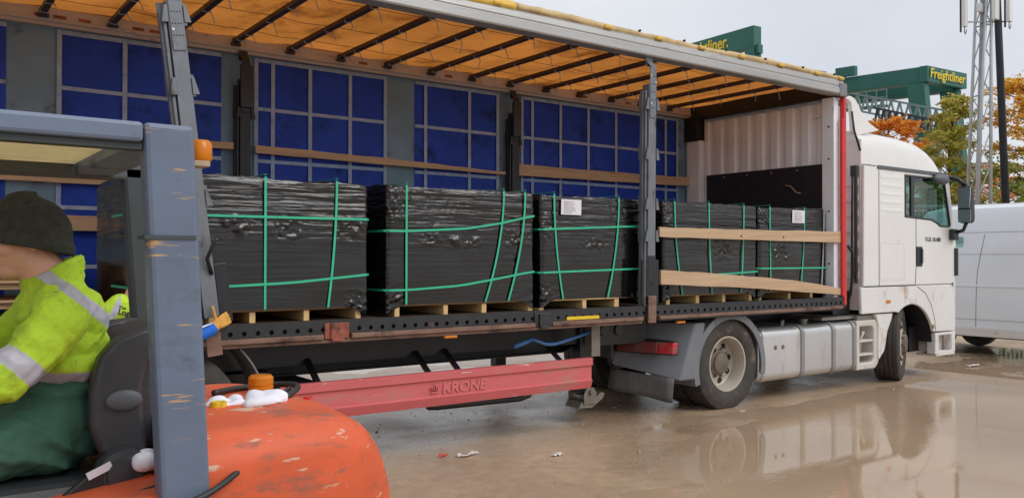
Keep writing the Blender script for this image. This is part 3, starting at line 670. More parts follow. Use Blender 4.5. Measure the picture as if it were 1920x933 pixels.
for v in vst: MB().box(v-.020, v+.020, 2.436, 2.4395, 1.13, 3.69).build('webbing_strap', 'webbing', curt)
for a, b_ in blues:
    for z in (1.58, 2.11, 2.645, 3.175): MB().box(a, b_, 2.4405, 2.443, z-.018, z+.018).build('webbing_strap', 'webbing', curt)
    MB().box(a, b_, 2.4405, 2.443, 3.65, 3.69).build('webbing_strap', 'webbing', curt)
# headboard: corrugated wall, posts, kick board, header
poly = []; y = .22; per = .235
while y < 2.12:
    for dy, dx in ((0, 0), (.10, 0), (.125, .035), (.21, .035)): 
        if y+dy < 2.14: poly.append((y+dy, 7.50+dx))
    y += per
poly.append((2.15, 7.50))
vs = []; n = len(poly)
for z in (1.18, 3.62): vs += [(x_, y_, z) for y_, x_ in poly]
b = MB().add(vs, [(i, i+1, n+i+1, n+i) for i in range(n-1)])
hb = sub(b.build('headboard', 'headboard', T))
MB().box(7.545, 7.56, .06, 2.45, 1.12, 3.78).build('back_sheet', 'headboard', hb)
MB().box(7.44, 7.54, .05, .215, 1.18, 3.66).build('corner_post', 'headboard', hb, bevel=.006)
MB().box(7.40, 7.54, 2.16, 2.43, 1.18, 3.36).build('corner_post', 'headboard', hb, bevel=.03)
MB().box(7.38, 7.54, 2.20, 2.44, 3.362, 3.70).build('corner_bracket', 'post_dark', hb, bevel=.004)
MB().box(7.46, 7.544, .05, 2.45, 3.665, 3.875).build('header_beam', 'post_dark', hb, bevel=.004)
MB().box(7.482, 7.498, .10, 2.11, 1.18, 2.85).build('kick_board', 'black_board', hb)
MB().tube([(7.478, .78, 2.62), (7.476, .70, 2.60), (7.477, .62, 2.52), (7.478, .55, 2.50)], .007, 6).build('cable_end', 'tan', hb, smooth=True)
for y_ in (.14, .6, 1.0, 1.4, 1.8): MB().cyl((7.482, y_, 2.80), (7.477, y_, 2.80), .012, 8).build('bolt', 'bolt', hb)
for z in (3.45, 3.2): MB().box(7.47, 7.50, .22, .36, z, z+.02).build('lash_step', 'headboard', hb) if z > 3.3 else None
for z in (1.6, 2.25, 2.9, 3.3): MB().cyl((7.44, .12, z), (7.434, .12, z), .012, 8).build('bolt', 'dark_gap', hb)
fp = sub(MB().box(7.562, 7.62, -.012, .05, 1.09, 3.66).build('front_post', 'red', T, bevel=.01))
MB().box(7.53, 7.56, -.012, .03, 1.2, 3.4).build('door_strip', 'red', fp, bevel=.004)
MB().box(7.44, 7.6, -.036, -.008, 3.66, 3.83).build('corner_plate', 'fender', T, bevel=.02)
MB().box(7.57, 7.63, -.02, .1, 3.665, 3.82).build('corner_casting', 'rust', T, bevel=.012)
MB().box(7.56, 7.70, .05, .3, 1.05, 1.2).build('front_bracket', 'chassis', T)

# timber boards slotted between the posts
def board(pts0, pts1, y0, y1, label, n=16, seed=1, mat='wood_board'):
    (xa, za0, za1), (xb, zb0, zb1) = pts0, pts1[-1]; seq = [pts0]+list(pts1); mb = MB(); vs = []; rn = random.Random(seed)
    xs = [xa+(xb-xa)*i/n for i in range(n+1)]
    for x in xs:
        for (p, q) in zip(seq[:-1], seq[1:]):
            if p[0] <= x <= q[0]+1e-6: break
        t = (x-p[0])/(q[0]-p[0]); z0 = p[1]+(q[1]-p[1])*t+rn.uniform(-.003, .003); z1 = p[2]+(q[2]-p[2])*t+rn.uniform(-.004, .004)
        vs += [(x, y0, z0), (x, y1, z0), (x, y1, z1), (x, y0, z1)]
    fs = [(3,2,1,0), (4*n, 4*n+1, 4*n+2, 4*n+3)]
    for i in range(n):
        for j in range(4): fs.append((4*i+j, 4*i+(j+1)%4, 4*i+4+(j+1)%4, 4*i+4+j))
    o = mb.add(vs, fs).build('timber_board', mat, fix=True, bevel=.003)
    o['local'] = 1
    return tag(o, label, 'board', 'timber side boards')
b1 = board((4.34, 1.88, 1.98), [(6, 1.868, 1.985), (7.55, 1.862, 2.0)], .015, .045, 'upper pale timber board across the two front loads, near side', seed=2)
for x in (5.62, 6.38): MB().cyl((x, .0145, 1.91), (x, .012, 1.91), .012, 8).build('knot', 'dark_gap', b1)
board((4.36, 1.40, 1.545), [(5.1, 1.365, 1.51), (5.92, 1.325, 1.455), (6.7, 1.27, 1.40), (7.55, 1.215, 1.29)], .015, .05, 'lower timber board sloping down to the red post, near side', seed=3)
board((1.0, 2.715, 2.795), [(2.5, 2.69, 2.765), (4.1, 2.68, 2.712)], 2.35, 2.38, 'thin tapering timber board on far curtain above second wrapped load', seed=4)
board((4.3, 2.68, 2.82), [(7.4, 2.71, 2.83)], 2.35, 2.38, 'wide timber board on far curtain beside the white headboard', seed=5)
board((-2.4, 2.73, 2.80), [(.78, 2.73, 2.80)], 2.35, 2.38, 'timber board end beside dark far post, right of forklift lamp', seed=6)
board((-2.4, 2.325, 2.39), [(-.2, 2.32, 2.385)], 2.35, 2.38, 'timber board under the forklift roof, above the beanie', seed=7)
board((-2.4, 1.91, 2.05), [(-.1, 1.90, 2.03)], 2.35, 2.38, 'dark timber board behind the driver\'s beanie, lower of two', seed=8)

# ------------------------------------------------------------------ wrapped pallet loads
def load(xa, xb, seed, label, vstr, hstr, runners, sheet=None, depth=1.3, base_board=False, loose=()):
    L_, H = xb-xa, 1.09; Y0 = .15; Z0 = 1.18
    t = thing('wrapped_load', label, 'pallet load', (xa, Y0, Z0), 'black wrapped loads on the trailer', local=True)
    r = .035; P_ = []; NR = []
    def side(p, q, nrm, n):
        for i in range(n):
            u = i/n; P_.append((p[0]+(q[0]-p[0])*u, p[1]+(q[1]-p[1])*u)); NR.append(nrm)
    def corner(c, a0, n=6):
        for i in range(n):
            a = R(a0+90*i/n); P_.append((c[0]+r*math.cos(a), c[1]+r*math.sin(a))); NR.append((math.cos(a), math.sin(a)))
    side((r, 0), (L_-r, 0), (0, -1), 150); corner((L_-r, r), -90)
    side((L_, r), (L_, depth-r), (1, 0), 24); corner((L_-r, depth-r), 0)
    side((L_-r, depth), (r, depth), (0, 1), 24); corner((r, depth-r), 90)
    side((0, depth-r), (0, r), (-1, 0), 50); corner((r, r), 180)
    P_ = np.array(P_); NR = np.array(NR); n = len(P_)
    s = np.concatenate([[0], np.cumsum(np.linalg.norm(np.diff(P_, axis=0), axis=1))])
    K = 130; hh = np.linspace(0, 1, K)
    S, Hh = np.meshgrid(s, hh, indexing='ij'); PX = P_[:, 0][:, None]; 
    edge = np.minimum(np.abs(P_[:, 0]), np.abs(L_-P_[:, 0])); edge = np.where(np.abs(NR[:, 1]) > .5, edge, 0)
    zb = .10-.075*np.exp(-(edge/.10)**2)+.008*fbm(s*3, s*0, 2, seed)
    zt = H-.012+.05*fbm(s*1.7+seed, s*0, 3, seed+2)+.022*fbm(s*14, s*0+3, 2, seed+3)
    Zz = zb[:, None]+(zt-zb)[:, None]*Hh
    tail = .70+.10*fbm(S*1.1+seed*3, Hh*0, 3, seed+9)*2
    up = np.clip((Hh-tail)/.05, 0, 1)
    wr = fbm(S*1.6+Zz*1.5, Zz*42+fbm(S*1.2, Zz*3, 2, seed+4)*5, 3, seed+5)
    wr2 = fbm(S*1.0-Zz*1.0, Zz*24+fbm(S*.9, Zz*2, 2, seed+14)*4, 2, seed+15)
    low = np.clip((.30-Hh)/.25, 0, 1)*np.exp(-(edge/.22)**2)[:, None]
    diag = fbm((S+Zz*.9)*3, (Zz-S*.25)*48, 2, seed+6)
    blob = np.clip(fbm(S*2.4+5, Zz*3.2, 2, seed+31)-.13, 0, 1)*6; crink = fbm(S*26+Zz*8, Zz*26-S*7, 3, seed+33)
    D = .014*wr*(up*.9+.03)+.010*wr2*(up+.02)+.034*fbm(S*1.3, Zz*1.9, 3, seed+7)+.012*diag*low+.004*np.clip(up, 0, 1)+.016*crink*np.clip(blob, 0, 1)*(Hh > .3)
    rid = np.abs(fbm(S*13+Zz*6, Zz*15-S*5, 3, seed+71)); front = (NR[:, 1] < -.2)[:, None]
    for (cx, cz, rx, rz) in loose:
        g_ = np.exp(-(((PX+xa-cx)/rx)**2+((Zz+Z0-cz)/rz)**2)**1.5)*front; D = D+g_*(.085*rid-.004)
    D = D-.012*np.exp(-((Hh-1)/.02)**2)
    X = PX+NR[:, 0][:, None]*D; Y = P_[:, 1][:, None]+NR[:, 1][:, None]*D
    vs = np.stack([X, Y, Zz], -1).reshape(-1, 3)
    mb = MB(); mb.v = [tuple(v) for v in vs]
    mb.f = [[i*K+j, ((i+1)%n)*K+j, ((i+1)%n)*K+j+1, i*K+j+1] for i in range(n) for j in range(K-1)]
    c0 = len(mb.v)
    for q in range(1, 4):      # top cover pulled in
        fct = 1-q/4
        for i in range(n): mb.v.append((L_/2+(X[i, -1]-L_/2)*fct, depth/2+(Y[i, -1]-depth/2)*fct, float(zt[i])+.006*q))
    for q in range(3):
        for i in range(n):
            a = (i*K+K-1, ((i+1)%n)*K+K-1) if q == 0 else (c0+(q-1)*n+i, c0+(q-1)*n+(i+1)%n)
            mb.f.append([a[0], a[1], c0+q*n+(i+1)%n, c0+q*n+i])
    mb.f.append([c0+2*n+i for i in range(n)])
    mb.m = [0]*len(mb.f)
    mb.build('shrink_wrap', 'film', t, smooth=True)
    lp = lambda x: x-xa
    def ribbon(pts, wd, axis_, mat, name='strap'):
        b = MB()
        for (p, q) in zip(pts[:-1], pts[1:]): b.bar(p, q, wd if axis_ == 'x' else .004, .004 if axis_ == 'x' else wd, (0, 1, 0) if axis_ == 'x' else (0, 0, 1))
        return b.build(name, mat, t)
    for vq in vstr:
        xt, xm = vq[0], vq[1]; mat = vq[2] if len(vq) > 2 else 'strap'
        pts = []
        for i in range(13):
            u = i/12; e_ = u**1.9; pts.append((lp(xt+(xm-xt)*e_), -.014, H-.005-(H-.105)*u))
        ribbon(pts, .018, 'x', mat)
        ribbon([(lp(xt), -.012, H+.012), (lp(xt), depth+.012, H+.014)], .021, 'x', mat)
    for hq in hstr:
        xs = sorted(hq); xs = [(xa, xs[0][1])]+xs+[(xb, xs[-1][1])] if xs[0][0] > xa+.01 else xs+[(xb, xs[-1][1])]
        pts = [(-.012, depth*.5, xs[0][1]-Z0), (-.012, .02, xs[0][1]-Z0), (.02, -.017, xs[0][1]-Z0)]
        for i in range(1, 12):
            x = xa+.02+(L_-.04)*i/12
            for p, q in zip(xs[:-1], xs[1:]):
                if p[0] <= x <= q[0]: break
            u = (x-p[0])/max(1e-4, q[0]-p[0]); pts.append((lp(x), -.017, p[1]+(q[1]-p[1])*u-Z0))
        pts += [(L_-.02, -.017, xs[-1][1]-Z0), (L_+.012, .02, xs[-1][1]-Z0), (L_+.012, depth*.5, xs[-1][1]-Z0)]
        ribbon(pts, .018, 'z', 'strap')
    for (a, b_) in runners:
        MB().box(lp(a), lp(b_), .02, depth-.02, .001, .082).build('pallet_runner', 'wood_end', t, bevel=.003)
    MB().box(.02, L_-.02, .05, depth-.05, .083, .1).build('pallet_deck', 'wood', t)
    if base_board: MB().box(lp(runners[0][0]), lp(runners[-1][1])-.006, .012, .1, .083, .098).build('pallet_deck_board', 'wood_end', t, bevel=.003)
    if sheet:
        a, b_, z0, z1 = sheet; nq = 6; vs = []
        for i in range(nq+1):
            for j in range(3): vs.append((lp(a+(b_-a)*i/nq), -.0175-.006*math.sin(math.pi*i/nq)-.002*j, z0-Z0+(z1-z0)*j/2))
        s_ = sub(MB().add(vs, [(i*3+j, (i+1)*3+j, (i+1)*3+j+1, i*3+j+1) for i in range(nq) for j in range(2)]).build('document_sheet', 'paper', t, smooth=True))
        rn = random.Random(seed); ln = MB()
        for j in range(6): ln.box(lp(a)+.03, lp(a)+.03+rn.uniform(.09, .17), -.0275, -.0268, z1-Z0-.025-j*.02, z1-Z0-.021-j*.02)
        ln.build('printed_lines', 'hub', s_)['kind'] = 'stuff'
    return t
load(-.61, 1.15, 1, 'large black wrapped load beside the forklift, green straps, wider than others', [(-.28, -.25), (.30, .30), (.87, .80)], [[(-.1, 1.965), (1.13, 1.97)], [(-.03, 1.455), (.5, 1.475), (1.13, 1.53)]], [(-.5, -.455), (-.1, -.055), (.195, .24), (.615, .66), (1.05, 1.095)], loose=((-.56, 2.1, .09, .2), (.10, 1.90, .12, .07), (.48, 1.89, .13, .09), (1.0, 1.90, .16, .08), (1.05, 1.32, .12, .09)))
load(1.31, 2.84, 2, 'black wrapped load with three green upright straps, level with red guard lettering', [(1.49, 1.49), (2.48, 2.28), (2.72, 2.53)], [[(1.5, 1.885), (2.1, 1.92), (2.45, 1.975), (2.8, 2.05)], [(1.5, 1.40), (2.0, 1.425), (2.37, 1.475), (2.79, 1.54)]], [(1.40, 1.445), (1.87, 1.915), (2.265, 2.315), (2.78, 2.83)], loose=((1.38, 2.12, .11, .16), (1.72, 1.84, .11, .06), (2.05, 1.80, .2, .05), (2.62, 1.84, .16, .06), (1.38, 1.30, .1, .08)))
load(2.91, 4.22, 3, 'black wrapped load with paper sheet, left of the middle steel post', [(3.06, 3.17), (3.89, 3.74)], [[(2.92, 1.93), (4.2, 1.99)], [(2.92, 1.53), (4.2, 1.56)]], [(2.885+.03, 2.94+.02), (3.44, 3.49), (3.86, 3.92)], (3.14, 3.39, 2.075, 2.22), base_board=True, loose=((2.97, 1.33, .09, .1), (3.0, 1.95, .1, .12), (3.6, 1.80, .2, .06)))
load(4.53, 6.075, 4, 'black wrapped load behind timber boards, right of the middle steel post', [(4.69, 4.81), (5.23, 5.28), (5.82, 5.77)], [[(4.6, 1.90), (6.0, 1.91)], [(4.6, 1.47), (5.5, 1.495), (6.05, 1.515)]], [(4.6, 4.65), (5.055, 5.11), (5.49, 5.54), (5.95, 6.0)], loose=((4.60, 2.12, .1, .16), (4.62, 1.32, .1, .1), (5.5, 1.75, .2, .08)))
load(6.10, 7.44, 5, 'black wrapped load with paper sheet against the headboard, beside red post', [(6.29, 6.31), (6.96, 6.88), (7.36, 7.30, 'strap_pale')], [[(6.2, 1.90), (7.3, 1.89)], [(6.15, 1.55), (7.4, 1.55)]], [(6.13, 6.175), (6.68, 6.73), (7.12, 7.17)], (6.71, 6.95, 2.09, 2.24), loose=((6.18, 2.15, .09, .12), (6.5, 1.72, .2, .08)))
# empty pallets stacked behind the driver
for i in range(3):
    t = thing('wooden_pallet', ['empty wooden pallet behind the driver, bottom of stack of three', 'empty wooden pallet behind the driver, middle of stack of three', 'empty wooden pallet behind the driver, top of stack of three'][i], 'pallet', (-2.3+.02*i, 1.25-.03*i, 1.18+.145*i), 'empty pallets stacked in the trailer', local=True)
    for k in range(6): MB().box(0, 1.5, k*.17, k*.17+.11, .122, .142).build('deck_board', 'wood_board', t, bevel=.003)
    for k in range(3):
        for j in range(3): MB().box(.0+.7*k, .1+.7*k, .43*j, .43*j+.1, .022, .1).build('block', 'wood', t, bevel=.003)
        MB().box(0, 1.5, .43*k, .43*k+.1, .101, .121).build('stringer_board', 'wood', t, bevel=.003)
        MB().box(0, 1.5, .43*k, .43*k+.1, .001, .021).build('bottom_board', 'wood', t, bevel=.003)

# ------------------------------------------------------------------ tractor unit
tractor = thing('truck_tractor', 'white high-roof truck tractor coupled to the trailer, front wheel turned', 'truck', (9, 1.25, 0))
A = tractor
# drive wheels, steered wheels
for s, y in ((-1, .26), (1, 2.24)): wheel_parts(A, (5.53, y, .50), .50, .30, s, dual=True, drive=True)
for s, y in ((-1, .60), (1, 1.90)): wheel_parts(A, (5.53, y, .50), .50, .30, s, dual=True, drive=True)
for s, y in ((-1, .30), (1, 2.20)): wheel_parts(A, (9.14, y, .51), .505, .33, s, rz=R(23))
MB().cyl((5.53, .4, .5), (5.53, 2.1, .5), .1, 14).build('axle', 'chassis', A)
MB().cyl((9.14, .4, .5), (9.14, 2.1, .5), .07, 14).build('axle', 'chassis', A)
for y in (.82, 1.6): MB().box(4.15, 10.1, y, y+.07, .70, .92).build('chassis_rail', 'chassis', A)
MB().box(4.12, 4.16, .5, 2.0, .62, .9).build('rear_cross_member', 'chassis', A)
MB().box(4.9, 5.9, .7, 1.8, .921, 1.0).build('fifth_wheel_plate', 'chassis', A)
MB().cyl((6.6, .95, .75), (6.6, 1.55, .75), .13, 16).box(6.3, 8.4, .9, 1.55, .45, .72).build('air_tanks', 'chassis', A)
# rear fender in three pieces, tail lamp, flap
def fender_arc(a0, a1, y0, y1, r=.60, cx=5.52, cz=.47, lip=True):
    mb = arc_strip(cx, cz, r, a0, a1, y0, y1, 12, .014)
    if lip:
        q = arc_strip(cx, cz, r, a0, a1, y0-.008, y0+.006, 12, .075); o = len(mb.v); mb.v += q.v; mb.f += [[i+o for i in f] for f in q.f]; mb.m += q.m
    return mb
fender_arc(48, 118, .08, .72).build('fender', 'fender', A, smooth=40, fix=True)
fender_arc(-12, 47.4, .08, .72).build('fender', 'fender', A, smooth=40, fix=True)
rear = sub(fender_arc(118.6, 196, .08, .72).build('fender', 'fender', A, smooth=40, fix=True))
MB().hexa([(4.70,.07,.38),(4.95,.07,.38),(4.95,.72,.46),(4.32,.72,.52)], [(4.95,.07,.98),(5.1,.07,.98),(5.1,.72,1.0),(4.46,.72,.98)]).build('fender_back', 'fender', rear, bevel=.02)
b = MB(); b.hexa([(4.56,.05,.66),(4.65,.05,.66),(4.65,.70,.66),(4.36,.70,.66)], [(4.58,.05,.80),(4.67,.05,.80),(4.67,.70,.81),(4.38,.70,.81)])
tl = sub(b.build('tail_lamp', 'plastic', A, bevel=.012))
MB().hexa([(4.548,.04,.675),(4.62,.035,.675),(4.56,.2,.675),(4.49,.2,.675)], [(4.565,.04,.79),(4.64,.035,.79),(4.58,.2,.79),(4.51,.2,.79)]).build('red_lens', 'tail_red', tl, bevel=.01)
MB().hexa([(4.485,.205,.675),(4.55,.205,.675),(4.40,.66,.675),(4.345,.66,.675)], [(4.505,.205,.79),(4.57,.205,.79),(4.42,.66,.79),(4.362,.66,.79)]).build('clear_lens', 'tail_dull', tl, bevel=.008)
b = MB(); vs = []
for i in range(9):
    u = i/8
    for j in range(5):
        v = j/4; x = 4.60+(4.32-4.60)*u-.03*v+.02*math.sin(u*6)*v; y = .06+.66*u; z = .42+.06*u+(.17+.04*u-.42+.0*u)*v*(1+.03*math.sin(u*9))
        vs.append((x, y, z))
b.add(vs, [(i*5+j, i*5+j+1, (i+1)*5+j+1, (i+1)*5+j) for i in range(8) for j in range(4)])
fl = b.build('mud_flap', 'flap', A, smooth=True); so = fl.modifiers.new('s', 'SOLIDIFY'); so.thickness = .012
# fuel tank with straps, step box, catwalk
def rbox(x0, x1, y0, y1, z0, z1, r, name, mat, par, seg=6, bev=0):
    pts = []
    for (cy, cz, a0) in ((y1-r, z1-r, 0), (y0+r, z1-r, 90), (y0+r, z0+r, 180), (y1-r, z0+r, 270)):
        for i in range(seg+1): a = R(a0+90*i/seg); pts.append((cy+r*math.cos(a), cz+r*math.sin(a)))
    return MB().prism(pts, x0, x1, 'x').build(name, mat, par, smooth=50, fix=True, bevel=bev)
tank = sub(rbox(6.12, 7.98, .10, .78, .235, .86, .10, 'fuel_tank', 'tank', A, 8, .018))
rbox(6.055, 6.118, .115, .765, .25, .845, .09, 'tank_end', 'tank', tank, 8, .02)
for x in (6.86, 7.50, 7.955): rbox(x-.033, x+.033, .088, .79, .223, .873, .11, 'tank_strap', 'tank_strap', tank, 8)
MB().lathe([(.05, 0), (.05, .035), (.062, .036), (.062, .06), (.001, .065)], (7.16, .3, .86), 'z', 18).build('filler_cap', 'steel', tank, smooth=30)
MB().cyl((6.66, .26, .86), (6.69, .26, .92), .028, 12).build('vent_pipe', 'steel', tank, smooth=30)
for x in (6.34, 6.48): MB().cyl((x, .101, .63), (x, .096, .63), .027, 14).build('tank_plug', 'hub', tank)
outer = [(8.0, .235), (8.44, .235), (8.52, .31), (8.52, .79), (8.44, .87), (8.0, .87)]
hole = [(8.08, .32), (8.36, .32), (8.40, .36), (8.40, .75), (8.36, .79), (8.08, .79)]
st = sub(plate(outer, [hole], .095, .30, 'step_box', 'step_white', A, bevel=.018))
MB().box(8.02, 8.46, .31, .72, .25, .86).build('step_core', 'step_white', st, bevel=.02)
for z in (.41, .585): MB().box(8.075, 8.405, .11, .29, z, z+.03).build('step_tread', 'step_white', st, bevel=.006)
MB().tube([(8.23, .14, .72), (8.22, .17, .64), (8.23, .2, .45)], .02, 8).build('grab_rail', 'step_white', st, smooth=True)
cat = sub(MB().box(7.35, 8.43, .16, .75, .895, .925).build('catwalk', 'tread', A))
for i in range(26): MB().box(7.36+i*.041, 7.378+i*.041, .17, .74, .9255, .938).build('grip_rib', 'tread', cat)
MB().box(8.05, 8.43, .12, .16, .875, .93).build('catwalk_edge', 'tread', cat)
MB().prism([(8.40, .94), (8.83, .94), (8.80, .86), (8.70, .70), (8.64, .50), (8.62, .45), (8.49, .34), (8.47, .42), (8.48, .80), (8.44, .9)], .075, .14, 'y').build('wheel_arch_panel', 'cab_dirty', A, bevel=.012)
# cab side skins with window openings
YS, YF = .055, 2.445
door_win = [(9.10, 2.225), (9.385, 2.215), (9.80, 2.20), (9.93, 2.165), (10.05, 2.115), (10.31, 2.115), (10.34, 2.15), (10.19, 2.73), (10.10, 2.79), (9.95, 2.80), (9.10, 2.80)]
arch = [(9.27+.605*math.cos(R(a)), .44+.605*math.sin(R(a))) for a in range(20, 132, 8)]
upper = [(8.10, 1.305), (10.36, 1.305), (10.47, 1.34), (10.50, 1.6), (10.50, 1.85), (10.46, 2.1), (10.28, 2.87), (8.12, 2.87)]
lower = [(8.05, .955), (8.845, .955)]+arch[::-1]+[(9.86, .64), (10.46, .63), (10.47, 1.12), (10.43, 1.24), (10.36, 1.297), (8.03, 1.297)]
for y0, y1 in ((YS, YS+.04), (YF, YF-.04)):
    cs = sub(plate(upper, [door_win], y0, y1, 'cab_side', 'cab', A, bevel=.012))
    plate(lower, [], y0-.004*(1 if y0 < 1 else -1), y1, 'lower_side', 'cab_dirty', cs, bevel=.012)
    s = 1 if y0 < 1 else -1
    gl = plate([(9.105, 2.23), (9.385, 2.22), (9.80, 2.205), (9.93, 2.17), (10.05, 2.12), (10.305, 2.12), (10.335, 2.152), (10.185, 2.725), (10.1, 2.785), (9.95, 2.795), (9.105, 2.795)], [], y0+s*.016, y0+s*.02, 'window_pane', 'glass', cs)
    MB().box(9.27, 9.35, min(y0+s*.002, y0+s*.03), max(y0+s*.002, y0+s*.03), 2.22, 2.80).build('window_divider', 'plastic', cs)
    # dark gasket ring
    inner = [(9.125, 2.245), (9.385, 2.238), (9.80, 2.222), (9.94, 2.187), (10.06, 2.138), (10.295, 2.138), (10.312, 2.158), (10.165, 2.72), (10.09, 2.772), (9.95, 2.78), (9.125, 2.78)]
    plate(door_win, [inner], y0-s*.006, y0+s*.012, 'window_gasket', 'plastic', cs, bevel=.003)
    if s > 0:
        # seams and locker outline as shallow dark gaps
        for (xa, za), (xb, zb) in (((9.36, 1.31), (9.385, 1.55)), ((9.385, 1.55), (9.385, 2.212)), ((8.46, 1.31), (8.46, 2.82)), ((8.1, 1.30), (9.36, 1.30)), ((8.10, 2.873), (8.38, 2.872))):
            MB().bar((xa, YS-.001, za), (xb, YS-.001, zb), .010, .004, (0,1,0)).build('panel_seam', 'plastic', cs)
        lk = [(8.50, 1.38), (9.07, 1.38), (9.08, 1.39), (9.08, 1.86), (9.07, 1.87), (8.50, 1.87), (8.49, 1.86), (8.49, 1.39)]
        lki = [(8.506, 1.386), (9.066, 1.386), (9.074, 1.392), (9.074, 1.858), (9.066, 1.864), (8.506, 1.864), (8.496, 1.858), (8.496, 1.392)]
        plate(lk, [lki], YS-.002, YS+.002, 'locker_seam', 'cab_rear', cs)
        MB().box(8.62, 8.72, YS-.012, YS-.0045, 1.08, 1.12).build('side_marker', 'amber', cs, bevel=.003)
        MB().cyl((9.83, YS-.004, .72), (9.83, YS-.02, .72), .03, 14).build('side_reflector', 'tan', cs, smooth=40)
        MB().box(9.385, 9.54, YS-.012, YS-.0005, 1.56, 1.83).build('door_handle', 'plastic', cs, bevel=.01)
        MB().box(9.50, 9.53, YS-.03, YS-.0125, 1.60, 1.80).build('handle_grip', 'cab_grey', cs, bevel=.006)
        text('TGX 18.480', 'model_lettering', 'cab_grey', cs, .085, (9.62, YS-.004, 1.905), (1,0,0), (0,0,1), .002, xscale=1.0)
        for (xa, za), (xb, zb) in (((9.40, 1.285), (9.62, 1.19)), ((9.62, 1.19), (9.78, 1.02)), ((9.78, 1.02), (9.87, .82)), ((9.87, .82), (9.90, .65))):
            MB().bar((xa, YS-.005, za), (xb, YS-.005, zb), .008, .004, (0,1,0)).build('panel_seam', 'cab_grey', cs)
        MB().box(8.42, 10.22, YS-.014, YS-.0005, 2.835, 2.885).build('drip_rail', 'cab_grey', cs, bevel=.006)
        for k in range(5): MB().prism([(YS+.003-.006*math.sin(R(a)), 2.26+k*.11+.085*a/180) for a in range(0, 181, 20)], 8.50, 9.04, 'x').build('pressed_rib', 'cab', cs, smooth=60)
# rear wall with ribs, floor, front, roof cap
rw = sub(MB().box(8.10, 8.13, .096, 2.404, 1.0, 3.2).build('cab_rear_wall', 'cab_rear', A))
for k in range(7): MB().box(8.075, 8.0995, .12, 2.38, 1.4+k*.2, 1.5+k*.2).build('rear_rib', 'cab_rear', rw, bevel=.01)
MB().box(8.14, 10.3, .1, 2.4, 1.31, 1.4).box(10.3, 10.42, .1, 2.4, 1.31, 2.05).box(8.14, 8.16, .1, 2.4, 1.4, 2.86).build('cab_interior', 'interior', A)
for y in (.65, 1.85):
    se = sub(MB().box(9.15, 9.65, y-.25, y+.25, 1.55, 1.72).build('seat', 'seat', A, bevel=.05))
    MB().box(9.05, 9.18, y-.24, y+.24, 1.74, 2.42).build('seat_back', 'seat', se, bevel=.04)
MB().lathe([(.20, -.012), (.215, 0), (.20, .012), (.19, 0), (.20, -.012)], (10.1, 1.85, 2.1), 'x', 24).build('steering_wheel', 'plastic', A, smooth=True)
fr = MB()
prof = [(10.44, .40), (10.53, .45), (10.56, 1.2), (10.54, 2.0)]
for (xa, za), (xb, zb) in zip(prof[:-1], prof[1:]): fr.hexa([(xa-.05,.1,za),(xa,.1,za),(xa,2.4,za),(xa-.05,2.4,za)], [(xb-.05,.1,zb),(xb,.1,zb),(xb,2.4,zb),(xb-.05,2.4,zb)])
fr.build('front_panel', 'cab', A, fix=True)
MB().hexa([(10.50,.12,2.0),(10.52,.12,2.0),(10.52,2.38,2.0),(10.50,2.38,2.0)], [(10.30,.14,2.87),(10.32,.14,2.87),(10.32,2.36,2.87),(10.30,2.36,2.87)]).build('windscreen', 'glass', A)
MB().box(10.44, 10.52, .03, .1, 1.42, 1.82).build('corner_deflector', 'plastic', A, bevel=.01)
# roof cap lofted from cross-sections
tops = [(8.11, 3.36), (8.62, 3.38), (9.2, 3.365), (9.6, 3.325), (9.9, 3.26), (10.1, 3.17), (10.25, 3.05), (10.34, 2.93), (10.36, 2.885)]
vs = []; NS = 20
for x, zt in tops:
    hh_ = zt-2.88; inset = .03+.12*max(0, (x-9.6)/.8)
    for i in range(NS+1):
        u = i/NS; a = math.pi*u; c_, s_ = math.cos(a), math.sin(a)
        yy = 1.25-(1.19-inset)*math.copysign(abs(c_)**.32, c_); zz = 2.88+hh_*abs(s_)**.42
        vs.append((x, yy, zz))
nr_ = NS+1
fs = [(i*nr_+j, i*nr_+j+1, (i+1)*nr_+j+1, (i+1)*nr_+j) for i in range(len(tops)-1) for j in range(NS)]+[list(range(NS, -1, -1)), [(len(tops)-1)*nr_+j for j in range(nr_)]]
cap = sub(MB().add(vs, fs).build('roof_cap', 'cab', A, smooth=38, fix=True))
MB().box(10.26, 10.5, .3, 2.2, 2.80, 2.90).build('sun_visor', 'cab_grey', A, bevel=.02)
for y in (.16, 2.34):
    s = 1 if y < 1 else -1
    poly = [(8.13, 3.25), (8.66, 3.37), (8.42, 3.45), (8.24, 3.57), (8.15, 3.68), (8.08, 3.735), (7.99, 3.755), (7.80, 3.72), (7.79, 3.69), (7.93, 3.70), (8.0, 3.66), (8.03, 3.5), (8.05, 3.3)]
    MB().prism(poly, min(y, y+s*.06), max(y, y+s*.06), 'y').build('wind_deflector', 'cab', A, bevel=.012, fix=True)
    MB().box(7.98, 8.04, min(y+s*.1, y+s*.5), max(y+s*.1, y+s*.5), 3.30, 3.64).build('horn_unit', 'cab_rear', A, bevel=.03)
MB().tube([(7.98, .14, 3.55), (8.0, .12, 3.3), (8.09, .09, 3.05)], .014, 8).build('air_hose', 'plastic', A, smooth=True)
MB().box(8.02, 8.08, .11, .19, 2.72, 2.86).tube([(8.05, .13, 2.75), (8.05, .13, 1.35)], .022, 10).tube([(8.02, .16, 2.72), (8.03, .18, 1.4)], .014, 8).build('rear_stanchion', 'plastic', A)
MB().tube([(7.80, .16, 1.80), (7.88, .14, 1.83), (7.95, .12, 1.75), (8.0, .14, 1.5), (8.03, .2, 1.2), (8.0, .3, .95)], .02, 8).build('suzi_hose', 'plastic', A, smooth=True)
MB().box(7.72, 8.1, .25, 1.8, .95, 1.25).build('rear_frame_box', 'chassis', A)
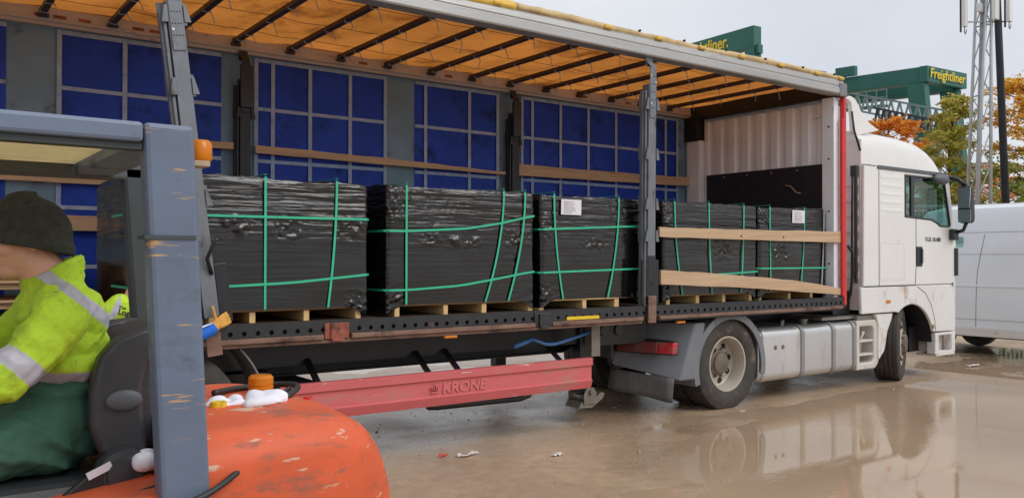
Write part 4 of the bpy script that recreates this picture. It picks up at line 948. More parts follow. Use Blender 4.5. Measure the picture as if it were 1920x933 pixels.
# door mirror on its arms
mi = sub(MB().prism([(10.30, 2.19), (10.40, 2.16), (10.45, 2.22), (10.43, 2.66), (10.39, 2.71), (10.30, 2.69)], -.245, -.055, 'y').build('mirror_housing', 'plastic', A, bevel=.03, fix=True))
MB().hexa([(10.285,-.235,2.38),(10.297,-.235,2.38),(10.297,-.08,2.38),(10.285,-.08,2.38)], [(10.285,-.25,2.67),(10.297,-.25,2.67),(10.297,-.08,2.67),(10.285,-.08,2.67)]).build('mirror_glass', 'mirror', mi)
MB().hexa([(10.283,-.25,2.18),(10.297,-.25,2.18),(10.297,-.08,2.18),(10.283,-.08,2.18)], [(10.29,-.25,2.36),(10.297,-.25,2.36),(10.297,-.08,2.36),(10.29,-.08,2.36)]).build('wide_mirror_glass', 'mirror', mi)
MB().tube([(10.25, .05, 2.82), (10.33, -.05, 2.80), (10.37, -.15, 2.70)], .032, 8).build('mirror_arm', 'plastic', mi, smooth=True)
MB().tube([(10.40, .05, 2.03), (10.39, -.1, 2.07), (10.38, -.15, 2.18)], .026, 8).build('mirror_arm', 'plastic', mi, smooth=True)
MB().box(10.28, 10.44, -.02, .05, 1.93, 2.09).build('mirror_foot', 'plastic', mi, bevel=.02)
MB().ball((9.97, .0, 2.78), (.21, .06, .075), 14, 8).build('kerb_mirror', 'cab_grey', mi, smooth=True)
MB().tube([(9.85, .04, 2.83), (10.1, .03, 2.83), (10.3, .0, 2.83)], .02, 8).build('kerb_mirror_arm', 'plastic', mi, smooth=True)
# bumper corner with entry step, wheel housing
bp = sub(plate([(9.90, .32), (10.40, .29), (10.46, .33), (10.47, .62), (9.90, .62)], [[(10.0, .37), (10.36, .35), (10.36, .58), (10.0, .58)]], .055, .18, 'bumper_step', 'cab_dirty', A, bevel=.012))
MB().box(9.99, 10.45, .19, .5, .34, .62).build('bumper_core', 'step_white', bp)
MB().box(9.92, 10.45, .05, .35, .29, .315).build('entry_step', 'step_white', bp, bevel=.008)
MB().box(10.40, 10.53, .12, 2.38, .28, .42).build('bumper', 'cab', A, bevel=.02)
arc_strip(9.27, .44, .62, 5, 175, .10, .75, 16, .01).build('wheel_housing', 'plastic', A, smooth=40, fix=True)
MB().box(9.65, 9.9, .3, .9, .35, .7).box(9.5, 10.4, .5, 2.0, .5, 1.0).build('engine_bay', 'chassis', A)

# ------------------------------------------------------------------ van
van = thing('panel_van', 'white high-roof panel van parked across, beyond the truck cab', 'van', (14, -.4, 0))
VX, VW, VY0, VY1 = 13.12, 1.95, -3.5, 2.5
sec = [(0, .36), (.0, .42), (-.035, .9), (-.04, 1.2), (-.02, 1.45), (.02, 1.75), (.08, 2.1), (.14, 2.42), (.2, 2.54), (.32, 2.60), (.7, 2.64)]
sec_full = [(VX+x+.04, z) for x, z in sec]+[(VX+VW-x-.04, z) for x, z in sec[::-1]]
ys = [VY0, VY0+.03, 1.2, 1.6, 2.0, 2.35]; sl = [1, 1, 1, 1, .97, .80]
def van_body():
    b = MB(); n = len(sec_full); vs = []
    for y, k in zip(ys, sl): vs += [(x, y, .36+(z-.36)*k) for x, z in sec_full]
    fs = [(i*n+j, i*n+(j+1)%n, (i+1)*n+(j+1)%n, (i+1)*n+j) for i in range(len(ys)-1) for j in range(n)]+[list(range(n)), [(len(ys)-1)*n+j for j in range(n-1, -1, -1)]]
    return b.add(vs, fs)
vb = sub(van_body().build('van_body', 'van', van, smooth=35, fix=True))
MB().prism([(2.355, .40), (3.15, .45), (3.2, .9), (3.0, 1.15), (2.36, 1.35)], VX+.1, VX+VW-.1, 'x').build('bonnet', 'van', vb, bevel=.04, fix=True)
MB().box(VX+.0, VX+.03, VY0+.05, 2.2, .33, .48).build('sill_panel', 'van_dirty', vb, bevel=.01)
def seam(pts, wd=.012):
    pts = [(a[0]+(b[0]-a[0])*k/8, a[1]+(b[1]-a[1])*k/8) for a, b in zip(pts[:-1], pts[1:]) for k in range(8)]+[pts[-1]]
    for (ya, za), (yb, zb) in zip(pts[:-1], pts[1:]):
        def sx(z): 
            for (xa, z0), (xb, z1) in zip(sec[:-1], sec[1:]):
                if z0 <= z <= z1: return VX+.04+xa+(xb-xa)*(z-z0)/(z1-z0)-.0005
            return VX
        MB().bar((sx(za), ya, za), (sx(zb), yb, zb), .004, wd, (1,0,0) if abs(za-zb) < abs(ya-yb) else (0,1,0)).build('door_seam', 'hub', vb)
seam([(1.02, .49), (1.0, .9), (.98, 1.45), (.90, 2.08)], .009); seam([(2.3, 1.74), (VY0+.1, 1.74)], .008); seam([(2.3, 2.12), (VY0+.1, 2.12)], .009); seam([(2.3, .62), (VY0+.1, .62)], .009)
MB().box(VX-.012, VX+.012, VY0+.1, 2.2, 1.18, 1.215).build('rub_strip', 'van', vb, bevel=.005)
MB().box(VX+.005, VX+.02, VY0+.1, 2.2, 2.36, 2.385).build('roof_bead', 'van', vb) if False else None
for y in (1.78, -2.2):
    for x, s in ((VX+.16, -1), (VX+VW-.16, 1)):
        b = MB().lathe([(.2, -.1), (.3, -.11), (.34, -.07), (.345, .07), (.3, .11), (.2, .1), (.001, .09)], (x, y, .345), 'x', 32); b.build('wheel', 'tyre', van, smooth=40)
MB().box(VX+.2, VX+VW-.2, VY0+.3, 2.2, .30, .36).build('underbody', 'chassis', van)
MB().box(VX+.08, VX+.09, 1.25, 2.05, 1.5, 2.05).build('cab_window', 'glass', vb)

# ------------------------------------------------------------------ gantry cranes
def lattice(b, p0, p1, h, n, r=.12):
    p0, p1 = Vector(p0), Vector(p1); up = Vector((0,0,h)); d = (p1-p0)/n
    b.bar(p0, p1, r, r).bar(p0+up, p1+up, r, r)
    for i in range(n): b.bar(p0+d*i, p0+d*(i+.5)+up, r*.8, r*.8).bar(p0+d*(i+.5)+up, p0+d*(i+1), r*.8, r*.8)
    return b
def ray(u, v, t): return CAM+(F_+R2*((u-960)/FPX)+U2*((466.5-v)/FPX))*t if False else CAM+(F_+R2*((u-960)/FPX)+U2*((466.5-v)/FPX))*t
# near girder: right end at the leg, running away to the left
c1 = thing('gantry_crane', 'green gantry crane girder with yellow lettering, rising behind the trailer roof', 'crane', (58, 42, 0))
e1 = Vector((59.9, 41.4, 0)); top1 = 22.3; dirn = Vector((.592*.835-.806*.55, .806*.835+.592*.55, 0)).normalized(); side = Vector((dirn.y, -dirn.x, 0)); 
if side.dot(CAM-e1) < 0: side = -side
far1 = e1+dirn*26
def obx(b, o, d, s, a0, a1, b0, b1, z0, z1):
    pts = [o+d*a0+s*b0, o+d*a1+s*b0, o+d*a1+s*b1, o+d*a0+s*b1]
    return b.hexa([p+Vector((0,0,z0)) for p in pts], [p+Vector((0,0,z1)) for p in pts])
g = sub(obx(MB(), e1, dirn, side, 0, 26, -.5, .5, top1-1.9, top1).build('girder', 'crane', c1, bevel=.03))
obx(MB(), e1, dirn, side, 0, 1.05, -.5, .5, 0, top1-1.905).build('leg', 'crane', c1, bevel=.03)
obx(MB(), e1, dirn, side, 25, 26, -.5, .5, 0, top1-1.905).build('leg', 'crane', c1, bevel=.03)
obx(MB(), e1, dirn, side, -.35, 0, -.3, .3, top1-2.5, top1-1.7).build('end_bracket', 'crane', c1, bevel=.03)
tx = text('Freightliner.', 'lettering', 'crane_text', g, 1.6, e1+dirn*2.9+side*.53+Vector((0,0,top1-1.32)), -dirn, (0,0,1), .02, .12, .02, 'RIGHT', .8)
# far portal crane, end beam with lettering towards us
c2 = thing('gantry_crane', 'large green portal crane with lettered end beam, beyond the cab roof', 'crane', (98, 47, 0))
q0 = Vector((96.5, 45.5, 0)); z2 = 24.5
rd = Vector((.806, -.592, 0)); fd = Vector((.592, .806, 0))
de = (rd*.85+fd*.53).normalized(); dg_ = (-rd*.73+fd*.68).normalized()    # end beam to the right, girders to the left, both receding
def box2(name, par, o, d, s, *k, mat='crane', bev=.04): return obx(MB(), o, d, s, *k).build(name, mat, par, bevel=bev)
eb = sub(box2('end_beam', c2, q0, de, dg_, 0, 8.3, -.3, .6, z2-1.9, z2))
nrm = Vector((de.y, -de.x, 0)); nrm = nrm if nrm.dot(CAM-q0) > 0 else -nrm
text('Freightliner', 'lettering', 'crane_text', eb, 1.62, q0+de*.4+nrm*(.45)+Vector((0,0,z2-1.38)), de, (0,0,1), .02, .1, .015, xscale=.97)
box2('girder', c2, q0, dg_, de, .65, 42, .2, 1.5, z2-1.9, z2-.02)
box2('girder', c2, q0+de*7.6, dg_, de, .65, 42, -.6, .7, z2-2.2, z2-.22)
for o_ in (q0+dg_*1.0, q0+de*7.2+dg_*1.2):
    b = MB(); a = o_; w1, w2 = 2.0, 1.2
    pts = lambda w_, z, lean: [a+dg_*(lean-w_/2)+de*0+Vector((0,0,z)), a+dg_*(lean+w_/2)+Vector((0,0,z)), a+dg_*(lean+w_/2)+de*1.0+Vector((0,0,z)), a+dg_*(lean-w_/2)+de*1.0+Vector((0,0,z))]
    b.hexa(pts(w2, 0, -2.2), pts(w1, z2-1.95, .1)); b.build('leg', 'crane', c2, bevel=.04)
for k in (16, 22):
    b = MB(); lattice(b, q0+dg_*k+Vector((0,0,z2-8)), q0+dg_*k+de*7+Vector((0,0,z2-8)), 2, 5, .25); b.build('sill_truss', 'crane', c2)
tr = sub(MB().add([], []).box(0,0,0,0,0,0).build('trolley', 'crane', c2)) if False else sub(obx(MB(), q0+dg_*11, dg_, de, 0, 9, -.6, 3, z2+.02, z2+.5).build('trolley', 'crane', c2))
obx(MB(), q0+dg_*13.5, dg_, de, 0, 4.5, -.2, 2.6, z2+1.4, z2+1.6).build('trolley_roof', 'crane', tr); obx(MB(), q0+dg_*14, dg_, de, 0, 3.5, .2, 2.2, z2+.52, z2+1.38).build('machine_house', 'crane_light', tr)
obx(MB(), q0+dg_*8, dg_, de, 0, 2.4, -.4, .2, z2+.02, z2+1.2).build('winch', 'crane', tr)
hr = MB()
for k in range(9):
    p = q0+dg_*(4+k*1.2)+de*-.6+Vector((0,0,z2-4.2)); hr.bar(p, p+Vector((0,0,1.9)), .1, .1)
hr.bar(q0+dg_*4+de*-.6+Vector((0,0,z2-2.3)), q0+dg_*13.6+de*-.6+Vector((0,0,z2-2.3)), .1, .1).bar(q0+dg_*4+de*-.6+Vector((0,0,z2-3.2)), q0+dg_*13.6+de*-.6+Vector((0,0,z2-3.2)), .08, .08)
hr.build('handrail', 'crane_light', c2); obx(MB(), q0+dg_*4, dg_, de, 0, 10, -1.4, .1, z2-4.4, z2-4.2).build('walkway', 'crane', c2)
# low steel truss bridge behind the cab roof
tb = thing('truss_walkway', 'grey steel truss walkway under the portal crane, above orange leaves', 'walkway', (84, 44, 0))
for k, (u0, v0, u1, v1, t) in enumerate(((1600, 190, 1800, 232, 88), (1640, 214, 1790, 250, 80))):
    p0, p1 = ray(u0, v0+16, t), ray(u1, v1+14, t-8)
    b = MB(); lattice(b, p0, p1, 1.7-.3*k, 12, .2); b.build('truss', 'crane_light' if k == 0 else 'mast_dark', tb)
for u in (1650, 1760):
    p = ray(u, 225, 84); MB().bar((p.x, p.y, 0), (p.x, p.y, p.z), .4, .4).build('column', 'crane_light', tb)

# ------------------------------------------------------------------ telecom mast
ms = thing('telecom_mast', 'grey lattice telecom mast with white antenna panels, behind the van', 'mast', (29.5, 8.1, 0))
legs = [((28.95, 8.5), (29.33, 8.17)), ((29.50, 8.12), (29.52, 8.05)), ((29.35, 9.0), (29.5, 8.6))]
def lp_(k, z): (a, b), (c, d) = legs[k]; u = z/10; return Vector((a+(c-a)*u, b+(d-b)*u, z))
H_ = 13.5
for k in range(3): MB().tube([lp_(k, 0), lp_(k, H_)], [.07, .05], 8).build('leg', 'galv', ms, smooth=True)
zz = 0; i = 0
while zz < H_-1:
    for k in range(3):
        p, q = lp_(k, zz), lp_((k+1)%3, zz+1.25); MB().cyl(p, q, .02, 6).build('brace', 'galv', ms)
        if i % 2 == 0: MB().cyl(lp_(k, zz), lp_((k+1)%3, zz), .018, 6).build('brace', 'galv', ms)
    zz += 1.25; i += 1
MB().tube([(30.0, 7.78, 3.0), (29.72, 7.92, 10.4), (29.7, 7.92, 11.5)], [.13, .12, .1], 10).build('cable_pole', 'mast_dark', ms, smooth=True)
for k in range(6):
    z = 3+k*.0; MB().cyl((29.15+k*.035, 8.55-k*.02, .2), (29.40+k*.02, 8.35-k*.015, 11), .016, 6).build('feeder_cable', 'galv', ms)
for (x, y, z0, hw) in ((28.78, 8.62, 9.9, .10), (29.53, 7.9, 10.12, .17), (29.92, 7.62, 10.05, .13)):
    p_ = sub(MB().box(x-hw, x+hw, y-.07, y+.07, z0, z0+2.1).build('antenna_panel', 'antenna', ms, bevel=.02))
    MB().cyl((x+.02, y+.15, z0-.15), (x+.02, y+.15, z0+2.2), .035, 8).build('panel_pole', 'mast_dark', p_)
    MB().tube([(x, y, z0), (x+.03, y+.03, z0-.16), (x+.15, y+.05, z0-.22), (x+.25, y+.05, z0-.05)], .015, 6).build('jumper_cable', 'cable', p_, smooth=True)
MB().cyl((28.8, 8.7, 10.1), (30.0, 7.75, 10.1), .03, 8).cyl((28.8, 8.7, 11.3), (30.0, 7.75, 11.3), .03, 8).build('head_frame', 'galv', ms)
MB().box(29.15, 29.4, 8.25, 8.4, 10.45, 10.75).build('radio_unit', 'antenna', ms, bevel=.02)
# palisade compound fence behind the van
pf = thing('steel_fence', 'grey steel compound fence at the foot of the telecom mast', 'fence', (30, 8, 0))
fa, fb = Vector((27.0, 10.6, 0)), Vector((33, 4.6, 0))
for z in (2.3, 3.55): MB().bar(fa+Vector((0,0,z)), fb+Vector((0,0,z)), .06, .08).build('rail', 'galv', pf)
for k in range(60):
    p = fa.lerp(fb, k/59); MB().bar(p, p+Vector((0,0,3.6)), .06, .02, (0,1,0)).build('pale', 'galv', pf)

# ------------------------------------------------------------------ trees
def leafmat(name, cols):
    m = bpy.data.materials.new(name); m.use_nodes = True; t = m.node_tree; L = t.links.new; p = t.nodes['Principled BSDF']
    g = N(t, 'ShaderNodeNewGeometry'); r = N(t, 'ShaderNodeValToRGB'); L(g.outputs['Random Per Island'], r.inputs[0])
    while len(r.color_ramp.elements) < len(cols): r.color_ramp.elements.new(.5)
    for i, c in enumerate(cols): r.color_ramp.elements[i].position = i/max(1, len(cols)-1); r.color_ramp.elements[i].color = (*rgb(*c), 1)
    L(r.outputs[0], p.inputs['Base Color']); p.inputs['Roughness'].default_value = .6
    tr = N(t, 'ShaderNodeBsdfTranslucent'); L(r.outputs[0], tr.inputs[0]); ms = N(t, 'ShaderNodeMixShader'); ms.inputs[0].default_value = .55
    L(p.outputs[0], ms.inputs[1]); L(tr.outputs[0], ms.inputs[2]); L(ms.outputs[0], t.nodes['Material Output'].inputs[0]); mats[name] = m
leafmat('leaf_orange', [(222, 140, 46), (240, 166, 58), (206, 120, 40), (226, 172, 80)])
leafmat('leaf_green', [(146, 162, 66), (184, 190, 84), (208, 196, 92), (164, 148, 74), (206, 170, 96)])
leafmat('leaf_gold', [(232, 182, 60), (242, 194, 76), (216, 156, 48), (200, 176, 80)])
leafmat('leaf_dark', [(146, 166, 80), (124, 148, 66), (180, 186, 96), (156, 168, 84)])
def tree(loc, h, rad, z0, n, leaf, label, seed, lsize=.16, top_leaf=None, cone=0, sparse=1.0):
    rn = random.Random(seed); t = thing('tree', label, 'tree', loc, 'trees beyond the yard', local=True)
    trunk = MB(); pts = [(0,0,0)]; x = y = 0
    for i in range(1, 8):
        x += rn.uniform(-.12, .12); y += rn.uniform(-.12, .12); pts.append((x, y, h*.93*i/7))
    trunk.tube(pts, [.16*(1-i/7.6)+.02 for i in range(8)], 8)
    ends = []
    nb = 46
    for i in range(nb):
        u = (i+.5)/nb; z = z0+(h*.93-z0)*u; k = min(6, int(z/(h*.93)*7)); f = z/(h*.93)*7-k
        a = Vector(pts[k]).lerp(Vector(pts[k+1]), f); an = i*2.4+rn.uniform(-.4, .4)
        prof_ = (1-u)**.7 if cone else math.sin(math.pi*(.18+.74*u))
        l = rad*(.35+.65*prof_)*rn.uniform(.7, 1.1)
        d = Vector((math.cos(an), math.sin(an), rn.uniform(.1, .6)))
        m_ = a+d*l*.5+Vector((0,0,rn.uniform(-.05,.1)*l)); e = a+d*l+Vector((0,0,rn.uniform(-.25,.1)*l))
        trunk.tube([a, m_, e], [.035, .022, .008], 5); ends += [(a, m_, e)]
        for s_ in range(2):
            e2 = m_+Vector((rn.uniform(-1,1), rn.uniform(-1,1), rn.uniform(-.2,.5)))*l*.45; trunk.tube([m_, e2], [.016, .005], 4); ends.append((m_, m_.lerp(e2, .5), e2))
    trunk.build('trunk', 'bark', t, smooth=True)
    lv = {leaf: MB()}
    if top_leaf: lv[top_leaf] = MB()
    clumps = []
    for (a, m_, e) in ends:
        for s_ in range(3): clumps.append((m_.lerp(e, rn.random()), rn.uniform(.18, .42)))
    for i in range(n):
        c, cr_ = rn.choice(clumps)
        p = c+Vector((rn.gauss(0, cr_*.6), rn.gauss(0, cr_*.6), rn.gauss(0, cr_*.38)))
        if rn.random() > sparse: continue
        s_ = lsize*rn.uniform(.5, 1.1); d1 = Vector((rn.uniform(-1,1), rn.uniform(-1,1), rn.uniform(-.5,.5))).normalized(); d2 = d1.cross(Vector((rn.uniform(-1,1), rn.uniform(-1,1), rn.uniform(-1,1)))).normalized()
        mb = lv[top_leaf] if top_leaf and p.z > h*.62+rn.gauss(0, h*.06) else lv[leaf]
        mb.add([p-d1*s_*.6, p+d2*s_*.3, p+d1*s_*.6, p-d2*s_*.3], [(0,1,2,3)])
    for k, mb in lv.items(): o = mb.build('crown', k, t); o['kind'] = 'stuff'
    return t
tree((45.6, 21.1, 0), 10.3, 3.0, 3.5, 9000, 'leaf_orange', 'orange-leaved autumn tree just behind the white cab roof', 3, .26)
tree((38.6, 13.8, 0), 9.9, 2.2, 2.0, 8500, 'leaf_green', 'yellow-green tree between the cab and the telecom mast', 5, .20, cone=1)
tree((40.5, 11.2, 0), 10.5, 2.6, 2.0, 9500, 'leaf_dark', 'tree with golden top and green base at the right edge', 8, .20, 'leaf_gold', 0)
tree((44.0, 14.0, 0), 6.6, 2.4, 1.0, 5000, 'leaf_green', 'low thin tree showing through the telecom mast lattice', 11, .18, 'leaf_orange', 0, .7)

# ------------------------------------------------------------------ forklift in the foreground
fk = thing('forklift', 'worn orange forklift with blue-grey overhead guard, passing in the foreground', 'forklift', (-1.5, -3.25, 0))
K = fk
YN, YFk = -3.74, -2.75
def pillar(x0t, x1t, x0b, x1b, y0, y1, zt, zb, name, mat):
    return MB().hexa([(x0b,y0,zb),(x1b,y0,zb),(x1b,y1,zb),(x0b,y1,zb)], [(x0t,y0,zt),(x1t,y0,zt),(x1t,y1,zt),(x0t,y1,zt)]).build(name, mat, K, bevel=.012)
pn = sub(pillar(-1.42, -1.297, -1.358, -1.235, YN, YN+.075, 2.006, .75, 'rear_pillar', 'fork_chip'))
MB().hexa([(-1.418,YN-.004,1.712),(-1.292,YN-.004,1.712),(-1.292,YN+.079,1.712),(-1.418,YN+.079,1.712)], [(-1.418,YN-.004,1.722),(-1.292,YN-.004,1.722),(-1.292,YN+.079,1.722),(-1.418,YN+.079,1.722)]).build('pillar_joint', 'fork_dark', pn)
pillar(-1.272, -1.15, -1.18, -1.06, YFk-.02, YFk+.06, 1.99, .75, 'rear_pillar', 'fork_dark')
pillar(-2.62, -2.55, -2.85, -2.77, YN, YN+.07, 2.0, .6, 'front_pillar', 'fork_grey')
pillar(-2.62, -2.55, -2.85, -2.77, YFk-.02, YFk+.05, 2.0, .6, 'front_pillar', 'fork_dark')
MB().box(-2.66, -1.4205, YN, YN+.075, 1.955, 2.006).build('roof_beam', 'fork_grey', K, bevel=.01)
MB().box(-2.64, -1.42, YN+.02, YN+.07, 1.938, 1.9535).build('roof_gutter', 'fork_dark', K)
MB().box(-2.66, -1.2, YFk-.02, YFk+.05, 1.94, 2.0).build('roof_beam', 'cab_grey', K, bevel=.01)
MB().box(-1.42, -1.30, YN+.076, YFk-.021, 1.95, 2.0).build('roof_cross_beam', 'fork_grey', K, bevel=.01)
MB().box(-2.66, -2.56, YN+.076, YFk-.021, 1.95, 2.0).build('roof_cross_beam', 'fork_grey', K, bevel=.01)
for i in range(9):
    y = YN+.10+i*.098
    MB().box(-2.555, -1.425, y, y+.084, 1.985, 1.997).build('roof_slat', 'beige_slat', K, bevel=.003)
MB().box(-1.72, -1.66, -2.95, -2.89, 1.93, 1.984).build('roof_bracket', 'fork_dark', K, bevel=.01)
# lamps
l1 = sub(MB().lathe([(.001, .032), (.022, .031), (.03, .022), (.031, -.018), (.027, -.024), (.001, -.024)], (-1.268, YN+.05, 1.946), 'z', 20).build('warning_lamp', 'amber', K, smooth=40))
MB().box(-1.30, -1.25, YN+.02, YN+.08, 1.905, 1.921).build('lamp_bracket', 'tan', l1, bevel=.003)
l2 = sub(MB().lathe([(.001, .108), (.034, .106), (.041, .098), (.041, .075), (.038, .072), (.041, .069), (.041, .04), (.038, .037), (.041, .034), (.041, 0), (.001, 0)], (-.925, -3.2, 1.165), 'z', 24).build('beacon', 'amber', K, smooth=40))
# counterweight
st_ = [(-1.30, 1.19, .50), (-1.1, 1.20, .50), (-.95, 1.20, .50), (-.88, 1.197, .49), (-.80, 1.182, .455), (-.73, 1.15, .405), (-.66, 1.098, .34), (-.60, 1.02, .275), (-.555, .92, .22), (-.53, .78, .18), (-.515, .5, .16), (-.515, .22, .16)]
vs = []; zb = .22
def csec(w_, zt):
    r_ = min(.11, w_*.6, max(.01, (zt-zb)*.5)); pts = [(-w_, zb), (-w_, zb+(zt-r_-zb)*.5)]
    pts += [(-w_+r_-r_*math.cos(R(a)), zt-r_+r_*math.sin(R(a))) for a in range(0, 91, 15)]
    pts += [((-w_+r_)*(1-k/6)+0*k, zt+.012*math.sin(math.pi/2*k/6)) for k in range(1, 6)]
    return pts+[(0, zt+.012)]+[(-y, z) for y, z in pts[::-1]]
for x, zt, wv in st_:
    for y, z in csec(wv, zt if zt > zb+.02 else zb+.02): vs.append((x, -3.22+y, z))
NS = len(csec(.5, 1.2))-1
n_ = NS+1
fs = [(i*n_+j, i*n_+j+1, (i+1)*n_+j+1, (i+1)*n_+j) for i in range(len(st_)-1) for j in range(NS)]
cw = sub(MB().add(vs, fs).build('counterweight', 'fork_orange', K, smooth=True, fix=True))
ss = cw.modifiers.new('ss', 'SUBSURF'); ss.levels = 1; ss.render_levels = 2
for (x, y) in ((-.80, -3.30), (-.86, -3.05)): MB().cyl((x, y, 1.192), (x, y, 1.199), .014, 10).build('filler_plug', 'red', cw)
# engine hood and floor under the seat
MB().hexa([(-2.5,-3.74,.4),(-1.31,-3.74,.4),(-1.31,-2.72,.4),(-2.5,-2.72,.4)], [(-2.3,-3.72,.93),(-1.31,-3.72,1.065),(-1.31,-2.74,1.065),(-2.3,-2.74,.93)]).build('hood', 'fork_orange', K, bevel=.03)
MB().box(-2.9, -2.5, -3.74, -2.72, .3, .55).build('foot_plate', 'fork_dark', K, bevel=.01)
MB().box(-3.0, -2.85, -3.6, -2.86, .4, 1.2).build('front_cowl', 'fork_dark', K, bevel=.03)
MB().tube([(-2.75, -3.2, .9), (-2.2, -3.2, 1.3)], .03, 10).build('steering_column', 'plastic', K, smooth=True)
b = MB().lathe([(.15+.012*math.cos(a), .012*math.sin(a)) for a in [i*math.pi/4 for i in range(9)]], (0,0,0), 'z', 28)
mt = Matrix.Translation((-2.18, -3.2, 1.32)) @ Matrix.Rotation(R(-40), 4, 'Y'); b.v = [tuple(mt @ Vector(v)) for v in b.v]; b.build('steering_wheel', 'plastic', K, smooth=True)
for x, r_ in ((-2.65, .33), (-.95, .27)):
    for y, s in ((-3.68, -1), (-2.78, 1)):
        MB().lathe([(.12, -s*.0), (.2, s*.05), (r_*.92, s*.085), (r_, s*.06), (r_, -s*.09), (r_*.9, -s*.11), (.1, -s*.1)], (x, y, r_), 'y', 32).build('wheel', 'tyre', K, smooth=40)
for y in (-3.45, -3.0):
    MB().box(-3.2, -3.08, y-.04, y+.04, .1, 2.3).build('mast_rail', 'fork_dark', K, bevel=.006)
    MB().prism([(-3.26, .06), (-3.2, .06), (-3.2, .6), (-3.25, .6), (-3.26, .11), (-4.25, .08), (-4.25, .065)], y-.05, y+.05, 'y').build('fork_tine', 'steel', K, fix=True)
for z in (.5, 1.3, 2.25): MB().box(-3.19, -3.10, -3.41, -3.04, z, z+.07).build('mast_cross_bar', 'fork_dark', K)
# seat
sp = [(-1.485, 1.20), (-1.482, 1.30), (-1.462, 1.385), (-1.42, 1.435), (-1.35, 1.462), (-1.275, 1.468), (-1.262, 1.445), (-1.29, 1.41), (-1.335, 1.37), (-1.35, 1.30), (-1.345, 1.21), (-1.335, 1.12), (-1.40, 1.09), (-1.46, 1.12)]
sb = sub(MB().prism(sp, -3.43, -3.36, 'y').build('seat_back', 'seat', K, smooth=40, bevel=.022, fix=True))
MB().prism([(x+.045, z) for x, z in sp], -3.358, -3.04, 'y').build('back_cushion', 'seat', sb, smooth=40, bevel=.02, fix=True)
MB().prism(sp, -3.038, -2.97, 'y').build('side_bolster', 'seat', sb, smooth=40, bevel=.02, fix=True)
MB().ball((-1.40, -3.435, 1.265), (.05, .012, .03), 14, 8).build('seat_highlight', 'cab_grey', sb, smooth=True)  # paler grey ellipse standing in for a highlight on the seat side
MB().box(-2.02, -1.42, -3.45, -2.95, .985, 1.055).build('seat_cushion', 'seat', K, bevel=.03)
sh = sub(MB().lathe([(.001, -.03), (.045, -.028), (.05, -.016), (.068, -.012), (.072, .0), (.07, .05), (.001, .05)], (-1.405, -3.46, 1.065), 'y', 28).build('recliner_cover', 'seat', K, smooth=40))
MB().prism([(-1.56, .985), (-1.35, .985), (-1.35, 1.07), (-1.40, 1.10), (-1.50, 1.075), (-1.56, 1.03)], -3.475, -3.455, 'y').build('hinge_plate', 'plastic', sh, bevel=.006)
MB().tube([(-1.47, -3.50, 1.022), (-1.485, -3.50, 1.0), (-1.47, -3.50, .975), (-1.44, -3.50, .985), (-1.425, -3.50, 1.005), (-1.39, -3.50, .995)], .009, 8).build('belt_buckle', 'tan', K, smooth=True)
MB().bar((-1.50, -3.48, 1.075), (-1.44, -3.48, 1.10), .006, .02).build('belt_tongue', 'paper', K)
MB().tube([(-1.30, -3.15, 1.12), (-1.24, -3.1, 1.28), (-1.21, -3.08, 1.36)], [.028, .024, .02], 10).tube([(-1.27, -3.2, 1.1), (-1.22, -3.18, 1.22), (-1.20, -3.16, 1.30)], .012, 8).build('gas_strut', 'steel', K, smooth=True)
MB().box(-1.15, -1.02, -3.42, -3.25, 1.075, 1.165).build('battery_box', 'plastic', K, bevel=.01)
def cable(pts, r_=.011, name='hose'):
    P_ = [Vector(p) for p in pts]; q = []
    for i in range(len(P_)-1):
        a, b_, c, d = P_[max(i-1,0)], P_[i], P_[i+1], P_[min(i+2, len(P_)-1)]
        for k in range(6):
            t = k/6; q.append(.5*((2*b_)+(-a+c)*t+(2*a-5*b_+4*c-d)*t*t+(-a+3*b_-3*c+d)*t**3))
    q.append(P_[-1]); return MB().tube(q, r_, 8).build(name, 'cable', K, smooth=True)
cable([(-1.45, -3.60, 1.03), (-1.3, -3.62, 1.07), (-1.18, -3.55, 1.13), (-1.0, -3.42, 1.195), (-.86, -3.3, 1.215), (-.80, -3.2, 1.225), (-.85, -3.1, 1.22), (-.98, -3.12, 1.22), (-1.08, -3.2, 1.225)])
cable([(-1.5, -3.55, 1.01), (-1.3, -3.60, 1.06), (-1.12, -3.50, 1.16), (-.95, -3.36, 1.205), (-.84, -3.24, 1.225)], .008)
cable([(-1.8, -3.72, .99), (-1.5, -3.735, 1.005), (-1.28, -3.765, 1.05), (-1.1, -3.66, 1.115)], .009)
# rags and cloths lying on the forklift
def rag(c, r_, label, mat, seed, cat='rag'):
    rn = random.Random(seed); mb = MB()
    for i in range(11):
        mb.ball((c[0]+rn.uniform(-1,1)*r_[0]*.55, c[1]+rn.uniform(-1,1)*r_[1]*.55, c[2]+rn.uniform(-.4,.2)*r_[2]), (r_[0]*rn.uniform(.3,.75), r_[1]*rn.uniform(.3,.75), r_[2]*rn.uniform(.25,.6)), 12, 8)
    o = remesh(mb, 'cloth_rag', mat, None, .0045, 2, lambda co: .075*np.minimum(np.abs(fbm(co[:,0]*11+seed, co[:,1]*12+co[:,2]*14, 2, seed)), .2)-.006)
    return tag(o, label, cat, 'rags on the forklift')
rag((-1.07, -3.32, 1.205), (.075, .055, .042), 'white rag beside the yellow cap, right of the forklift pillar', 'rag', 1)
rag((-.985, -3.38, 1.215), (.075, .065, .042), 'white rag inside the cable loop on the orange counterweight', 'rag', 2)
rag((-1.335, -3.46, 1.09), (.075, .05, .04), 'white rag behind the seat, left of the forklift pillar', 'rag', 3)
rag((-1.24, -3.2, 1.12), (.07, .08, .08), 'navy cloth bundle stuffed behind the forklift seat', 'navy', 4, 'cloth')
